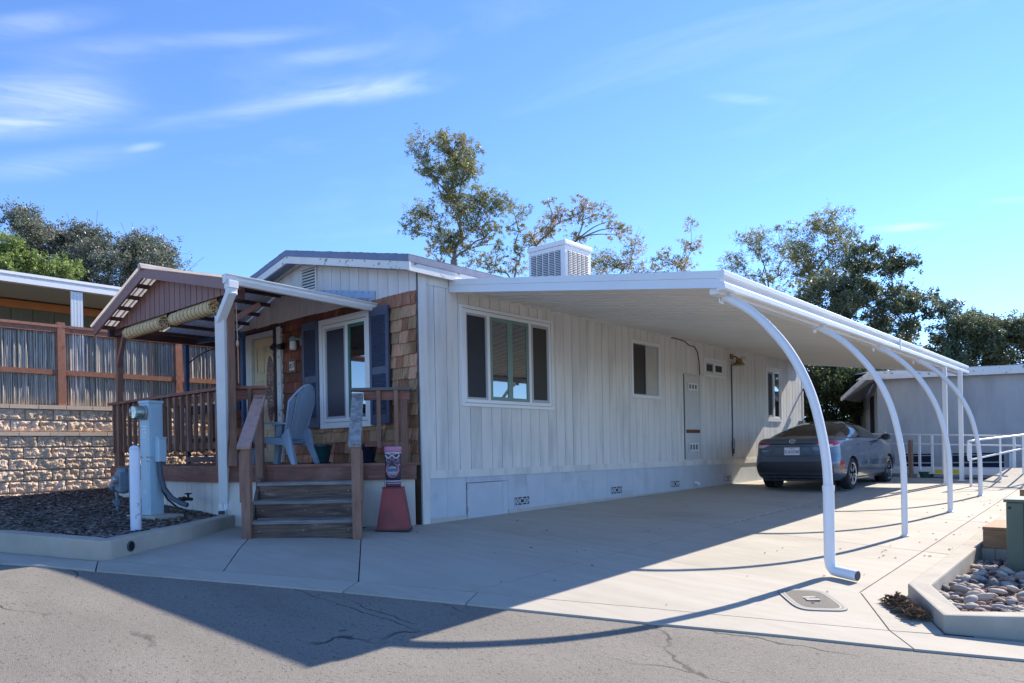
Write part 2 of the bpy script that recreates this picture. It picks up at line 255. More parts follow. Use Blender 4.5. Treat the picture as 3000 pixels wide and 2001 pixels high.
# ------------------------------------------------------------------ mesh building helpers
WM = {}
def link(o, parent=None, local=False):
    COL.objects.link(o)
    if parent is not None:
        o.parent = parent
        if not local: o.matrix_parent_inverse = WM.get(parent.name, Matrix()).inverted()
    return o
class MB:
    def __init__(s): s.v = []; s.f = []; s.mi = []; s.k = 0
    def add(s, vs, fs, mi=None):
        b = len(s.v); s.v += [tuple(v) for v in vs]; s.f += [tuple(i+b for i in f) for f in fs]; s.mi += [s.k if mi is None else mi]*len(fs)
    def hexa(s, p): s.add(p, [(0, 3, 2, 1), (4, 5, 6, 7), (0, 1, 5, 4), (1, 2, 6, 5), (2, 3, 7, 6), (3, 0, 4, 7)])
    def box(s, x0, y0, z0, x1, y1, z1): s.hexa([(x0, y0, z0), (x1, y0, z0), (x1, y1, z0), (x0, y1, z0), (x0, y0, z1), (x1, y0, z1), (x1, y1, z1), (x0, y1, z1)])
    def cbox(s, c, d, R=None):
        h = Vector(d)/2; R = R or Matrix.Identity(3); c = Vector(c)
        s.hexa([c+R@Vector((a*h.x, b*h.y, e*h.z)) for e in (-1, 1) for a, b in ((-1, -1), (1, -1), (1, 1), (-1, 1))])
    def beam(s, a, b, w, h, up=(0, 0, 1)):
        a = Vector(a); b = Vector(b); d = (b-a).normalized(); u = Vector(up); x = d.cross(u)
        if x.length < 1e-4: x = d.cross(Vector((1, 0, 0)))
        x.normalize(); u = x.cross(d); x *= w/2; u *= h/2
        s.hexa([a-x-u, a+x-u, a+x+u, a-x+u, b-x-u, b+x-u, b+x+u, b-x+u][0:4]+[b-x-u, b+x-u, b+x+u, b-x+u])
    def tube(s, pts, r, n=10, cap=True):
        P = [Vector(p) for p in pts]; N = len(P); rs = r if hasattr(r, '__len__') else [r]*N
        ref = None; vs = []
        for i in range(N):
            d = (P[min(i+1, N-1)]-P[max(i-1, 0)]).normalized()
            if ref is None: ref = d.orthogonal().normalized()
            ref = (ref-d*ref.dot(d))
            ref = ref.normalized() if ref.length > 1e-5 else d.orthogonal().normalized()
            q = d.cross(ref)
            for k in range(n):
                a = 2*PI*k/n; vs.append(P[i]+(ref*math.cos(a)+q*math.sin(a))*rs[i])
        fs = [(i*n+k, i*n+(k+1) % n, (i+1)*n+(k+1) % n, (i+1)*n+k) for i in range(N-1) for k in range(n)]
        if cap: fs += [tuple(range(n-1, -1, -1)), tuple(range((N-1)*n, N*n))]
        s.add(vs, fs)
    def lathe(s, prof, c=(0, 0, 0), n=24, axis=None):
        R = Matrix.Identity(3) if axis is None else Vector(axis).to_track_quat('Z', 'Y').to_matrix(); c = Vector(c)
        vs = [c+R@Vector((r*math.cos(2*PI*k/n), r*math.sin(2*PI*k/n), z)) for r, z in prof for k in range(n)]; N = len(prof)
        fs = [(i*n+k, i*n+(k+1) % n, (i+1)*n+(k+1) % n, (i+1)*n+k) for i in range(N-1) for k in range(n)]
        fs += [tuple(range(n-1, -1, -1)), tuple(range((N-1)*n, N*n))]
        s.add(vs, fs)
    def prism(s, poly, vec):
        n = len(poly); vec = Vector(vec); P = [Vector(p) for p in poly]
        s.add(P+[p+vec for p in P], [tuple(range(n-1, -1, -1)), tuple(range(n, 2*n))]+[(i, (i+1) % n, n+(i+1) % n, n+i) for i in range(n)])
    def grid(s, rows):
        n = len(rows[0]); vs = [p for r in rows for p in r]
        s.add(vs, [(i*n+k, i*n+k+1, (i+1)*n+k+1, (i+1)*n+k) for i in range(len(rows)-1) for k in range(n-1)])
    def ell(s, c, r, n=12, m=8, R=None):
        R = R or Matrix.Identity(3); c = Vector(c); rows = []
        for i in range(m+1):
            t = PI*i/m; rows.append([c+R@Vector((r[0]*math.sin(t)*math.cos(2*PI*k/n), r[1]*math.sin(t)*math.sin(2*PI*k/n), r[2]*math.cos(t))) for k in range(n+1)])
        s.grid(rows)
    def build(s, name, mat, parent=None, smooth=False, bevel=0, local=False, recalc=True):
        me = bpy.data.meshes.new(name); me.from_pydata(s.v, [], s.f)
        for m in (mat if isinstance(mat, (list, tuple)) else [mat]): me.materials.append(m)
        if any(s.mi): me.polygons.foreach_set('material_index', s.mi)
        if recalc or bevel:
            bm = bmesh.new(); bm.from_mesh(me); bmesh.ops.remove_doubles(bm, verts=bm.verts, dist=1e-5); bmesh.ops.recalc_face_normals(bm, faces=bm.faces)
            if bevel: bmesh.ops.bevel(bm, geom=[e for e in bm.edges if len(e.link_faces) == 2 and e.calc_face_angle(0) > .5], offset=bevel, segments=2, affect='EDGES', profile=.6)
            bm.to_mesh(me); bm.free()
        if smooth:
            me.polygons.foreach_set('use_smooth', [True]*len(me.polygons))
            if smooth != 'all': me.set_sharp_from_angle(angle=math.radians(40))
        me.update(); return link(bpy.data.objects.new(name, me), parent, local)
def tag(o, label=None, cat=None, group=None, kind=None):
    if label: o['label'] = label
    if cat: o['category'] = cat
    if group: o['group'] = group
    if kind: o['kind'] = kind
    return o
def thing(name, label, cat, loc=(0, 0, 0), rz=0, group=None):
    o = bpy.data.objects.new(name, None); o.location = loc; o.rotation_euler = (0, 0, rz); o.empty_display_size = .1; COL.objects.link(o)
    WM[o.name] = Matrix.Translation(loc) @ Matrix.Rotation(rz, 4, 'Z'); return tag(o, label, cat, group)
def struct(name, loc=(0, 0, 0)):
    o = bpy.data.objects.new(name, None); o.location = loc; o.empty_display_size = .1; COL.objects.link(o); WM[o.name] = Matrix.Translation(loc); o['kind'] = 'structure'; return o
UB = {}
def piece(name, parent, mat, c, d, R=None, local=False):
    if mat.name not in UB:
        b = MB(); b.box(-.5, -.5, -.5, .5, .5, .5); me = bpy.data.meshes.new('plain_board'); me.from_pydata(b.v, [], b.f); me.materials.append(mat); UB[mat.name] = me
    o = bpy.data.objects.new(name, UB[mat.name])
    o.matrix_basis = Matrix.LocRotScale(Vector(c), (R or Matrix.Identity(3)).to_quaternion(), Vector(d)); return link(o, parent, local)
def beamp(name, parent, mat, a, b, w, h, up=(0, 0, 1)):
    a = Vector(a); b = Vector(b); d = (b-a); L = d.length; d.normalize(); x = d.cross(Vector(up))
    if x.length < 1e-4: x = d.cross(Vector((1, 0, 0)))
    x.normalize(); u = x.cross(d); return piece(name, parent, mat, (a+b)/2, (w, L, h), Matrix((x, d, u)).transposed())
def copy_tree(o, parent=None):
    c = o.copy(); COL.objects.link(c)
    if parent is not None: c.parent = parent
    for ch in list(o.children): copy_tree(ch, c)
    return c
class Fr:
    """wall frame: u along the wall, n outwards, z up"""
    def __init__(s, o, u, n): s.o = Vector(o); s.u = Vector(u); s.n = Vector(n)
    def p(s, u, n, z): return s.o+s.u*u+s.n*n+Vector((0, 0, z))
    def box(s, mb, u0, u1, n0, n1, z0, z1): mb.hexa([s.p(*q) for q in ((u0, n0, z0), (u1, n0, z0), (u1, n1, z0), (u0, n1, z0), (u0, n0, z1), (u1, n0, z1), (u1, n1, z1), (u0, n1, z1))])
    def R(s): return Matrix((s.u, Vector((0, 0, 1)).cross(s.u), Vector((0, 0, 1)))).transposed()
    def piece(s, name, par, mat, u0, u1, n0, n1, z0, z1):
        return piece(name, par, mat, s.p((u0+u1)/2, (n0+n1)/2, (z0+z1)/2), (u1-u0, n1-n0, z1-z0), s.R())
SIDE = Fr((0, 0, 0), (0, 1, 0), (1, 0, 0)); FRONT = Fr((0, 0, 0), (1, 0, 0), (0, -1, 0))
def text(name, body, mat, loc, R, size, parent, depth=.002, sx=1.0):
    cu = bpy.data.curves.new(name, 'FONT'); cu.body = body; cu.size = size; cu.align_x = 'CENTER'; cu.align_y = 'CENTER'; cu.extrude = depth; cu.materials.append(mat)
    o = bpy.data.objects.new(name, cu); COL.objects.link(o); me = bpy.data.meshes.new_from_object(o.evaluated_get(bpy.context.evaluated_depsgraph_get())); me.name = name
    COL.objects.unlink(o); bpy.data.objects.remove(o); o = bpy.data.objects.new(name, me)
    o.matrix_basis = Matrix.LocRotScale(Vector(loc), R.to_quaternion(), Vector((sx, 1, 1))); return link(o, parent)
def upright(u): # text basis on a wall whose rightward direction is u
    u = Vector(u).normalized(); z = Vector((0, 0, 1)); return Matrix((u, z, u.cross(z))).transposed()
def lerp(a, b, t): return a+(b-a)*t
def g(x, y):
    x = max(-9, min(9, x)); y = max(-9, min(15, y)); xe = x if x > 0 else .35*x
    return .009*y+xe/4.96*(-.33+.024*y)

# ================================================================== GROUND
def sheet(name, poly, mat, parent=None, dz=0.0, step=.5, skirt=0.0, zf=None, inset=0.0, kind=None):
    """polygon draped on the ground, cut along a grid; optional skirt downwards"""
    zf = zf or g; bm = bmesh.new()
    P = [Vector((x, y, 0)) for x, y in poly]
    if inset:
        n = len(P); area = sum(P[i].x*P[(i+1) % n].y-P[(i+1) % n].x*P[i].y for i in range(n)); sg = 1 if area > 0 else -1; Q = []
        for i in range(n):
            a = (P[i]-P[i-1]).normalized(); b = (P[(i+1) % n]-P[i]).normalized(); na = Vector((-a.y, a.x, 0))*sg; nb = Vector((-b.y, b.x, 0))*sg
            m = (na+nb); m = m/max(.3, m.dot(na)); Q.append(P[i]+m*inset)
        P = Q
    f = bm.faces.new([bm.verts.new(p) for p in P])
    x0 = min(p.x for p in P); x1 = max(p.x for p in P); y0 = min(p.y for p in P); y1 = max(p.y for p in P)
    for ax, a, b in ((0, x0, x1), (1, y0, y1)):
        t = math.ceil(a/step)*step
        while t < b:
            co = (t, 0, 0) if ax == 0 else (0, t, 0); no = (1, 0, 0) if ax == 0 else (0, 1, 0)
            bmesh.ops.bisect_plane(bm, geom=bm.verts[:]+bm.edges[:]+bm.faces[:], plane_co=co, plane_no=no); t += step
    bmesh.ops.triangulate(bm, faces=[f for f in bm.faces if len(f.verts) > 4])
    for v in bm.verts: v.co.z = zf(v.co.x, v.co.y)+dz
    bmesh.ops.recalc_face_normals(bm, faces=bm.faces)
    if sum(f.normal.z for f in bm.faces) < 0: bmesh.ops.reverse_faces(bm, faces=bm.faces)
    if skirt:
        be = [e for e in bm.edges if e.is_boundary]; r = bmesh.ops.extrude_edge_only(bm, edges=be)
        for v in r['geom']:
            if isinstance(v, bmesh.types.BMVert): v.co.z -= skirt
    me = bpy.data.meshes.new(name); bm.to_mesh(me); bm.free(); me.materials.append(mat)
    o = link(bpy.data.objects.new(name, me), parent)
    if kind: o['kind'] = kind
    return o
STREET = [(-40, -23.2), (-20, -13.6), (-9, -8.35), (-4, -5.98), (-.92, -4.52), (-.35, -4.25), (.13, -4.04), (1.18, -3.38), (2.15, -2.81), (3.12, -2.31), (4.44, -1.68), (5.3, -1.25), (6.06, -.92), (6.65, -.64), (9, .45), (14, 2.8), (40, 15)]
def g2(x, y): return g(x, y)
# far terrain down to the horizon
rows = []
for r in (0, 6, 12, 20, 30, 45, 70, 120, 250, 600):
    rows.append([(2+r*math.cos(a), 2+r*math.sin(a), min(g(2+r*math.cos(a), 2+r*math.sin(a)), .3)-.12-max(0, r-60)*.004) for a in [2*PI*k/48 for k in range(49)]])
b = MB(); b.grid(rows); b.build('ground', terr)['kind'] = 'structure'
# street
b = MB(); rows = []
ns = Vector((.456, -.89)); pts = []
for i in range(len(STREET)-1):
    p, q = Vector(STREET[i]), Vector(STREET[i+1]); k = max(1, int((q-p).length/.7))
    pts += [p.lerp(q, t/k) for t in range(k)]
pts.append(Vector(STREET[-1]))
for d in (-.05, .2, .5, .9, 1.4, 2, 2.8, 3.8, 5, 6.5, 8.5, 11, 15, 22):
    rows.append([(p.x+ns.x*d, p.y+ns.y*d, g(p.x+ns.x*d, p.y+ns.y*d)-.016) for p in pts])
b.grid(rows); st = b.build('street', asph); st['kind'] = 'structure'
# driveway slabs
drv = struct('driveway')
sheet('joint_bed', [(-.1, -3.9), (.13, -4.0), (6.5, -.75), (6.2, 0), (5.72, .6), (5.6, 13.6), (-.3, 13.6), (-.3, .3), (-2.0, -1.4), (-1.2, -2.6)], jointm, drv, dz=-.018, step=.6)
def slab(poly, ins=.006, name='slab'): return sheet(name, poly, conc, drv, step=.6, skirt=.02, inset=ins)
slab([(-.31, -3.86), (.85, -3.2), (-.75, -2.06), (-1.3, -1.66), (-2.0, -1.45), (-1.12, -2.53)])
slab([(.85, -3.2), (1.97, -2.51), (.26, -1.2), (-.3, -.75), (-1.3, -1.66)])
slab([(1.97, -2.51), (2.88, -2.03), (2.88, .35), (0.0, .35), (.01, 0), (-.02, -.06), (-.45, -.5), (-.3, -.75), (.26, -1.2)])
slab([(2.88, -2.03), (4.23, -1.35), (5.83, -.6), (5.36, .37), (2.88, .35)])
slab([(5.83, -.6), (6.15, -.42), (5.71, .5), (5.36, .37)])
YJ = [.35, 2.74, 5.55, 8.15, 10.75, 13.4]
for a, c in zip(YJ, YJ[1:]):
    slab([(0, a), (2.88, a), (2.88, c), (0, c)]); slab([(2.88, a), (5.35, a), (5.35, c), (2.88, c)])
    slab([(5.35, a), (5.72-.012*a, a+.02), (5.72-.012*c, c), (5.35, c)])
AP = 'apron_slab'
slab([(-.31, -3.87), (.12, -4.035), (1.18, -3.375), (2.15, -2.805), (1.97, -2.51), (.85, -3.2)], name=AP)
slab([(1.97, -2.51), (2.15, -2.805), (3.12, -2.305), (2.95, -1.995)], name=AP)
slab([(2.95, -1.995), (3.12, -2.305), (4.44, -1.675), (5.3, -1.245), (6.06, -.915), (5.83, -.6), (4.23, -1.35)], name=AP)
slab([(5.83, -.6), (6.06, -.915), (6.65, -.635), (9, .455), (8.86, .76), (6.15, -.43)], name=AP)
slab([(-.31, -3.87), (-1.69, -4.36), (-4, -5.45), (-9, -7.8), (-9, -8.33), (-4, -5.965), (-.92, -4.505), (-.35, -4.235), (.12, -4.035)], name=AP)
# little marks: hairline cracks and pale scuffs on the slabs
b = MB()
def ribbon(pts, w, dz=.004):
    P = [Vector((x, y, g(x, y)+dz)) for x, y in pts]; L = []
    for i, p in enumerate(P):
        d = (P[min(i+1, len(P)-1)]-P[max(i-1, 0)]).normalized(); n_ = Vector((-d.y, d.x, 0))*w*(.4+.9*random.random())/2; L.append([p-n_, p+n_])
    b.grid(L)
for k in range(9):
    ribbon([(2.86+.05*random.uniform(-1, 1)+.02*j, 3.2+k*.32+j*.09) for j in range(4)], .035)
ribbon([(1.9+.12*j, 2.72+random.uniform(-.01, .01)) for j in range(8)], .03)
tag(b.build('pale_scuff', M('scuff', (.66, .64, .60), .9), drv), kind='stuff')

# ------------------------------------------------------------------ left kerb, planter, mulch
def kerb(name, path, width, parent, ztop, side=1, mat=kerbm, bev=.018, base=-.05):
    """vertical kerb along a path; 'side' turns the body to the left (+) or right of the path"""
    P = [Vector(p) for p in path]; n = len(P); inner = []
    for i in range(n):
        a = (P[i]-P[i-1]).normalized() if i else None; c = (P[i+1]-P[i]).normalized() if i < n-1 else None
        na = Vector((-a.y, a.x))*side if a is not None else None; nc = Vector((-c.y, c.x))*side if c is not None else None
        if na is None: m = nc
        elif nc is None: m = na
        else: m = (na+nc); m = m/max(.35, m.dot(na))
        inner.append(P[i]+m*width)
    b = MB(); ring = []
    for i in range(n):
        zt = ztop[i]; o_, q = P[i], inner[i]
        ring.append([(o_.x, o_.y, g(o_.x, o_.y)+base), (o_.x, o_.y, zt), (q.x, q.y, zt), (q.x, q.y, zt-.42)])
    b.grid(ring); b.add([r for r in ring[0]], [(0, 1, 2, 3)]); b.add([r for r in ring[-1]], [(3, 2, 1, 0)])
    return b.build(name, mat, parent, bevel=bev)
kl = struct('kerb')
kerb('kerb_segment', [(-9, -7.75), (-4, -5.4), (-1.69, -4.34), (-.5, -3.90), (-.36, -3.83), (-.33, -3.74), (-1.06, -2.60)], .19, kl, [.26, .235, .215, .175, .165, .165, .18], 1)
kerb('kerb_segment', [(-1.064, -2.594), (-1.84, -1.62)], .19, kl, [.18, .185], 1)
b = MB(); dpos = Vector((-.475, -3.505, .068)); nk = Vector((.842, .54, 0))
b.lathe([(.056, -.02), (.056, .004), (.046, .006), (.046, -.05)], dpos, 20, nk); dp = b.build('drain_pipe', conduit, kl, smooth=True)
b = MB(); b.lathe([(.0455, .0), (.0455, .0045)], dpos, 20, nk); b.build('pipe_mouth', M('pipe_dark', (.006, .006, .006), 1), dp)
def zplant(x, y):
    t = max(0, min(1, (-x-1.3)/5.0)); return .135+.27*t+.03*math.sin(x*3.1+y*2.3)*t
PLT = [(-.55, -3.76), (-1.2, -2.72), (-1.95, -1.72), (-2.1, -1.3), (-6.7, -1.3), (-6.7, 3), (-7.2, 3), (-7.2, -6.6), (-4, -5.2), (-1.75, -4.15)]
sheet('planter_bed', PLT, dirt, None, step=.35, zf=zplant, kind='structure')
b = MB(); N = 0
def inpoly(x, y, P):
    c = False
    for i in range(len(P)):
        (x1, y1), (x2, y2) = P[i], P[i-1]
        if (y1 > y) != (y2 > y) and x < (x2-x1)*(y-y1)/(y2-y1)+x1: c = not c
    return c
while N < 13000:
    x = random.uniform(-6.7, -.5); y = random.uniform(-6.4, -1.4)
    if not inpoly(x, y, PLT): continue
    N += 1; a = random.uniform(0, 2*PI); L = random.uniform(.008, .032); w = L*random.uniform(.3, .8); z = zplant(x, y)+random.uniform(.0, .014)
    d = Vector((math.cos(a), math.sin(a), random.uniform(-.35, .35)))*L; e = Vector((-math.sin(a), math.cos(a), random.uniform(-.4, .4)))*w; c = Vector((x, y, z))
    b.add([c-d-e, c+d-e*.6, c+d*.9+e, c-d*.8+e], [(0, 1, 2, 3)])
tag(b.build('bark_mulch', chipm, recalc=False), kind='stuff')

# ------------------------------------------------------------------ right kerb with river rocks
kr = struct('kerb')
KT = lambda x, y: -.225+(y-.45)*.021
kerb('kerb_segment', [(5.60, 13), (5.70, 2.9)], .17, kr, [KT(0, 13)+.02, KT(0, 2.9)], 1)
kerb('kerb_segment', [(5.701, 2.894), (5.715, .46), (6.13, -.34), (6.62, -.12), (9, .98)], .17, kr, [-.172, -.232, -.300, -.288, -.25], 1)
def zbed(x, y): return -.43+.012*y
BED = [(5.84, 3.1), (5.86, .5), (6.2, -.15), (6.6, .05), (9, 1.1), (9, 3.2)]
sheet('rock_bed', BED, dirt, None, step=.4, zf=zbed, kind='structure')
ROCK = []
for k in range(5):
    b = MB(); R = random.Random(k); f1, f2 = R.uniform(1, 3), R.uniform(1, 3)
    rows_ = []
    for i in range(6):
        t = PI*i/5
        rows_.append([((.5*math.sin(t)*math.cos(a))*(1+.12*math.sin(f1*a+k)), (.33*math.sin(t)*math.sin(a))*(1+.10*math.cos(f2*a)), .19*math.cos(t)*(1+.1*math.sin(a+k))) for a in [2*PI*j/9 for j in range(10)]])
    b.grid(rows_); me = b.build('river_rock', rockm[0], smooth='all'); ROCK.append(me.data); bpy.data.objects.remove(me)
RL = {0: 'mid grey rounded river rock in the kerbed rock bed', 1: 'charcoal dark rounded river rock in the kerbed rock bed', 2: 'rose brown rounded river rock in the kerbed rock bed', 3: 'pale tan rounded river rock in the kerbed rock bed'}
RG = ['mid grey river rocks in the bed', 'charcoal river rocks in the bed', 'rose brown river rocks in the bed', 'pale tan river rocks in the bed']
RME = [[(lambda m_: (m_.materials.clear(), m_.materials.append(rockm[c]), m_)[2])(me.copy()) for me in ROCK] for c in range(4)]
placed = []; tries = 0
RB = [(5.885, 2.95), (5.9, .56), (6.22, -.07), (6.62, .12), (6.9, .26), (6.6, 1.6), (6.25, 2.4), (6.16, 2.95)]
def rock_at(k):
    while True:
        x = random.uniform(5.88, 6.95); y = random.uniform(-.1, 2.95)
        if inpoly(x, y, RB): return x, y
while len(placed) < 298 and tries < 60000:
    tries += 1; x, y = rock_at(0)
    s = random.choice([.06, .07, .08, .09, .10, .115, .13, .15]); lay = sum(1 for q in placed if (q[0]-x)**2+(q[1]-y)**2 < (.34*(q[2]+s))**2)
    if lay > 1: continue
    placed.append((x, y, s)); c = random.choices([0, 1, 2, 3], [4, 2, 3, 2])[0]
    o = bpy.data.objects.new('river_rock', random.choice(RME[c])); COL.objects.link(o)
    o.location = (x, y, zbed(x, y)+.05+s*.13+lay*s*.20); o.scale = (s, s*random.uniform(.8, 1.15), s*random.uniform(.85, 1.25)); o.rotation_euler = (random.uniform(-.4, .4), random.uniform(-.4, .4), random.uniform(0, PI))
    tag(o, RL[c], 'rock', RG[c])
b = MB()      # the lower layer of stones that fills the gaps
for k in range(900):
    x, y = rock_at(1); s = random.uniform(.06, .10); a = random.uniform(0, PI); b.ell((x, y, zbed(x, y)+random.uniform(.015, .04)), (s*.5, s*.34, s*.22), 7, 4, Matrix.Rotation(a, 3, 'Z'))
tag(b.build('pebble_layer', M('pebbles', (.33, .27, .225), .85, (.24, .20, .175), 9, isl=.45), smooth='all', recalc=False), 'small mixed pebbles filling the gaps between the river rocks', 'pebbles', kind='stuff')
# sleepers, block wall and cabinet behind the rocks
wl_ = thing('low_block_wall', 'low grey concrete block wall behind the river rocks under the timber sleepers', 'wall', (6.2, 3.05, -.4))
for k, (x0, x1) in enumerate(((5.875, 6.0), (6.005, 6.40), (6.405, 6.9), (6.905, 7.4))): piece('block', wl_, kerbm, ((x0+x1)/2, 3.07, -.335), (x1-x0, .14, .25))
sp_ = thing('timber_sleeper', 'squared brown timber sleeper with end grain lying on the grey block wall', 'sleeper', (6.5, 3.5, -.2), group='timber sleepers by the right kerb')
b = MB(); b.box(5.89, 3.0, -.208, 7.2, 3.9, -.012); b.build('timber', sleeper, sp_, bevel=.006)
b = MB(); b.box(5.885, 3.005, -.010, 7.2, 3.895, .025); b.build('top_plank', sleeper, sp_, bevel=.004)
sp_ = thing('timber_sleeper', 'far timber step edge by the drive beyond the green cabinet', 'sleeper', (6.3, 7.0, .1), group='timber sleepers by the right kerb')
b = MB(); b.box(5.83, 6.6, -.1, 7.4, 7.5, .24); b.build('timber', sleeper, sp_, bevel=.006)
gb = thing('utility_cabinet', 'tall dark green metal utility cabinet standing in the river rocks', 'cabinet', (6.5, 2.65, -.42))
b = MB(); b.box(6.18, 2.42, -.42, 6.86, 2.94, .345); b.build('cabinet_body', greenbox, gb, bevel=.012)
b = MB(); b.box(6.16, 2.40, .347, 6.88, 2.96, .378); b.build('lid', greenbox, gb, bevel=.008)
b = MB(); b.box(6.325, 2.413, -.40, 6.333, 2.419, .33); b.build('door_seam', blackm, gb)
b = MB(); b.lathe([(.013, 0), (.013, .012), (.006, .016)], (6.21, 2.42, .29), 10, (0, -1, 0)); b.build('bolt', blackm, gb)
b = MB(); b.box(6.10, 2.32, -.5, 7.0, 2.97, -.405); b.build('pad', kerbm, gb, bevel=.01)
# dry leaves
b = MB()
def leafq(c, L, w, tilt=.6):
    a = random.uniform(0, 2*PI); d = Vector((math.cos(a), math.sin(a), random.uniform(-tilt, tilt)))*L; e = Vector((-math.sin(a), math.cos(a), random.uniform(-tilt, tilt)))*w; c = Vector(c)
    m = c+Vector((0, 0, L*.35)); b.add([c-d, m-e, c+d, m+e], [(0, 1, 2), (0, 2, 3)])
for k in range(420):
    t = random.random(); q = random.gauss(0, .085); x = lerp(5.72, 6.0, t)+q*.5-.05; y = lerp(.22, -.2, t)+q*.25
    if x > lerp(5.72, 6.12, (.4-y)/.75)-.015: x = lerp(5.72, 6.12, (.4-y)/.75)-.02-random.random()*.1
    leafq((x, y, g(x, y)+.012+random.random()*max(0, .085-abs(q)*.4)), random.uniform(.025, .05), random.uniform(.009, .018))
tag(b.build('leaf_pile', leafm, recalc=False), 'small heap of dry brown leaves against the right kerb corner', 'leaves', kind='stuff')
b = MB()
for k in range(90):
    x = random.uniform(-.2, 5.3); y = random.uniform(-2.0, 8) if random.random() < .4 else random.uniform(-1.5, 2.5)
    if random.random() < .55: x = random.uniform(4.7, 5.6); y = random.uniform(2, 11)
    if y < -1.4+.3*x-1.2: continue
    leafq((x, y, g(x, y)+.006), random.uniform(.012, .028), random.uniform(.005, .01), .25)
tag(b.build('fallen_leaves', leafm, recalc=False), 'loose dry leaves scattered over the concrete drive', 'leaves', kind='stuff')
# meter-box cover sunk into the drive
cvx, cvy = 5.12, -.17; cz = g(cvx, cvy); cv = thing('meter_cover', 'rounded oblong iron meter cover sunk in the concrete near the kerb', 'cover', (cvx, cvy, cz), math.radians(-52))
def stad(L, Wd, n=40, e=4.5):
    return [(L*math.copysign(abs(math.cos(a))**(2/e), math.cos(a)), Wd*math.copysign(abs(math.sin(a))**(2/e), math.sin(a))) for a in [2*PI*k/n for k in range(n)]]
def tilt(x, y): # local to world height on the sloping slab
    a = math.radians(-52); wx = cvx+x*math.cos(a)-y*math.sin(a); wy = cvy+x*math.sin(a)+y*math.cos(a); return g(wx, wy)-cz
def ringm(o_, i_, z0, z1):
    b = MB(); n = len(o_); vs = [(x, y, tilt(x, y)+z1) for x, y in o_]+[(x, y, tilt(x, y)+z1) for x, y in i_]+[(x, y, tilt(x, y)+z0) for x, y in o_]+[(x, y, tilt(x, y)+z0) for x, y in i_]
    b.add(vs, [(k, (k+1) % n, n+(k+1) % n, n+k) for k in range(n)]+[(2*n+k, 2*n+(k+1) % n, (k+1) % n, k) for k in range(n)]+[(n+k, n+(k+1) % n, 3*n+(k+1) % n, 3*n+k) for k in range(n)]); return b
ringm(stad(.325, .215), stad(.30, .19), -.01, .010).build('outer_ring', M('cover_ring', (.36, .335, .295), .8), cv, local=True)
ringm(stad(.296, .186), stad(.275, .165), -.01, .010).build('inner_ring', MATS['cover_ring'], cv, local=True)
b = MB(); o_ = stad(.328, .218); b.add([(x, y, tilt(x, y)+.004) for x, y in o_], [tuple(range(len(o_)))]); b.build('gap', jointm, cv, local=True)
b = MB(); o_ = stad(.273, .163); b.add([(x, y, tilt(x, y)+.009) for x, y in o_], [tuple(range(len(o_)))]); b.build('lid', cover_m, cv, local=True)
b = MB(); b.cbox((-.01, 0, tilt(-.01, 0)+.011), (.15, .11, .008)); lp = b.build('name_plate', M('plate_concrete', (.40, .36, .32), .8), cv, local=True)
cu = text('plate_lettering', 'WATER', inkm, (0, 0, 0), Matrix.Identity(3), .036, None, .001); cu.parent = lp; cu.location = (-.01, 0, tilt(-.01, 0)+.0165); cu.rotation_euler = (0, 0, PI/2)
b = MB(); b.lathe([(.014, 0), (.014, .003)], (.12, -.03, tilt(.12, -.03)+.009), 12); b.build('key_hole', blackm, cv, local=True)

# ================================================================== MAIN HOUSE
HL, HW = 14.2, 5.52
hs = thing('mobile_home', 'pale grey mobile home with cedar shingle front and grooved board side', 'house', (-2.76, 0, 0))
b = MB()   # dark inner body that closes the shell behind boards
b.box(-HW+.03, .03, -.05, -.03, HL-.03, 3.38)
b.build('inner_wall', mortar, hs)
# side boards
pitch = .2225
edges = [.12] + [.26+pitch*k for k in range(63)]
edges = [e for e in edges if e < HL-.1]+[HL]
for a, c in zip(edges, edges[1:]): SIDE.piece('siding_board', hs, siding, a+.005, c-.005, -.02, .013+random.uniform(-.0015, .0015), .66-.0055*a, 3.22)
SIDE.piece('corner_board', hs, siding, -.012, .12, -.02, .024, -.01, 3.43)
SIDE.piece('corner_board', hs, siding, HL-.09, HL+.01, -.02, .024, .1, 3.43)
SIDE.piece('frieze_board', hs, siding, .125, .52, -.02, .02, 3.223, 3.42); SIDE.piece('frieze_board', hs, siding, .524, HL-.1, -.02, .026, 3.20, 3.262)
SIDE.piece('wall_top', hs, siding, .524, HL-.1, -.02, .01, 3.265, 3.42)
# skirting: band, panels, hatch, base strip
for a, c in ((.12, 2.53), (2.534, 6.2), (6.204, 10.3), (10.304, HL-.1)):
    z0 = .605-.0055*a-.001; b = MB(); SIDE.box(b, a, c, -.02, .034, .60-.0052*(a+c)/2, .715-.0055*(a+c)/2)
    P = [SIDE.p(a, .034, .605-.0055*a), SIDE.p(c, .034, .605-.0055*c), SIDE.p(c, .034, .71-.0055*c), SIDE.p(a, .034, .71-.0055*a)]
    b = MB(); b.prism(P, (-.05, 0, 0)); b.build('belt_board', siding, hs)
sk = [.12, .445, .81]; x = 1.70
while x < HL-.2: sk.append(x); x += .445 if x < 4.4 else .4
sk.append(HL-.09)
for a, c in zip(sk, sk[1:]):
    if a == .81: continue
    zb = -.03+.009*a; dz = .6-.005*c
    SIDE.piece('skirting_panel', hs, skirtp, a+.0015, c-.0015, -.02, .012, zb, dz+.02)
b = MB(); SIDE.box(b, .815, 1.695, -.02, .016, .515, .60); b.build('hatch_lintel', skirtp, hs)
b = MB(); SIDE.box(b, .83, 1.575, -.02, .02, -.005, .505); ht = b.build('access_hatch', skirtp, hs); 
b = MB(); SIDE.box(b, 1.585, 1.695, -.02, .014, -.01, .51); b.build('hatch_jamb', skirtp, hs)
b = MB()
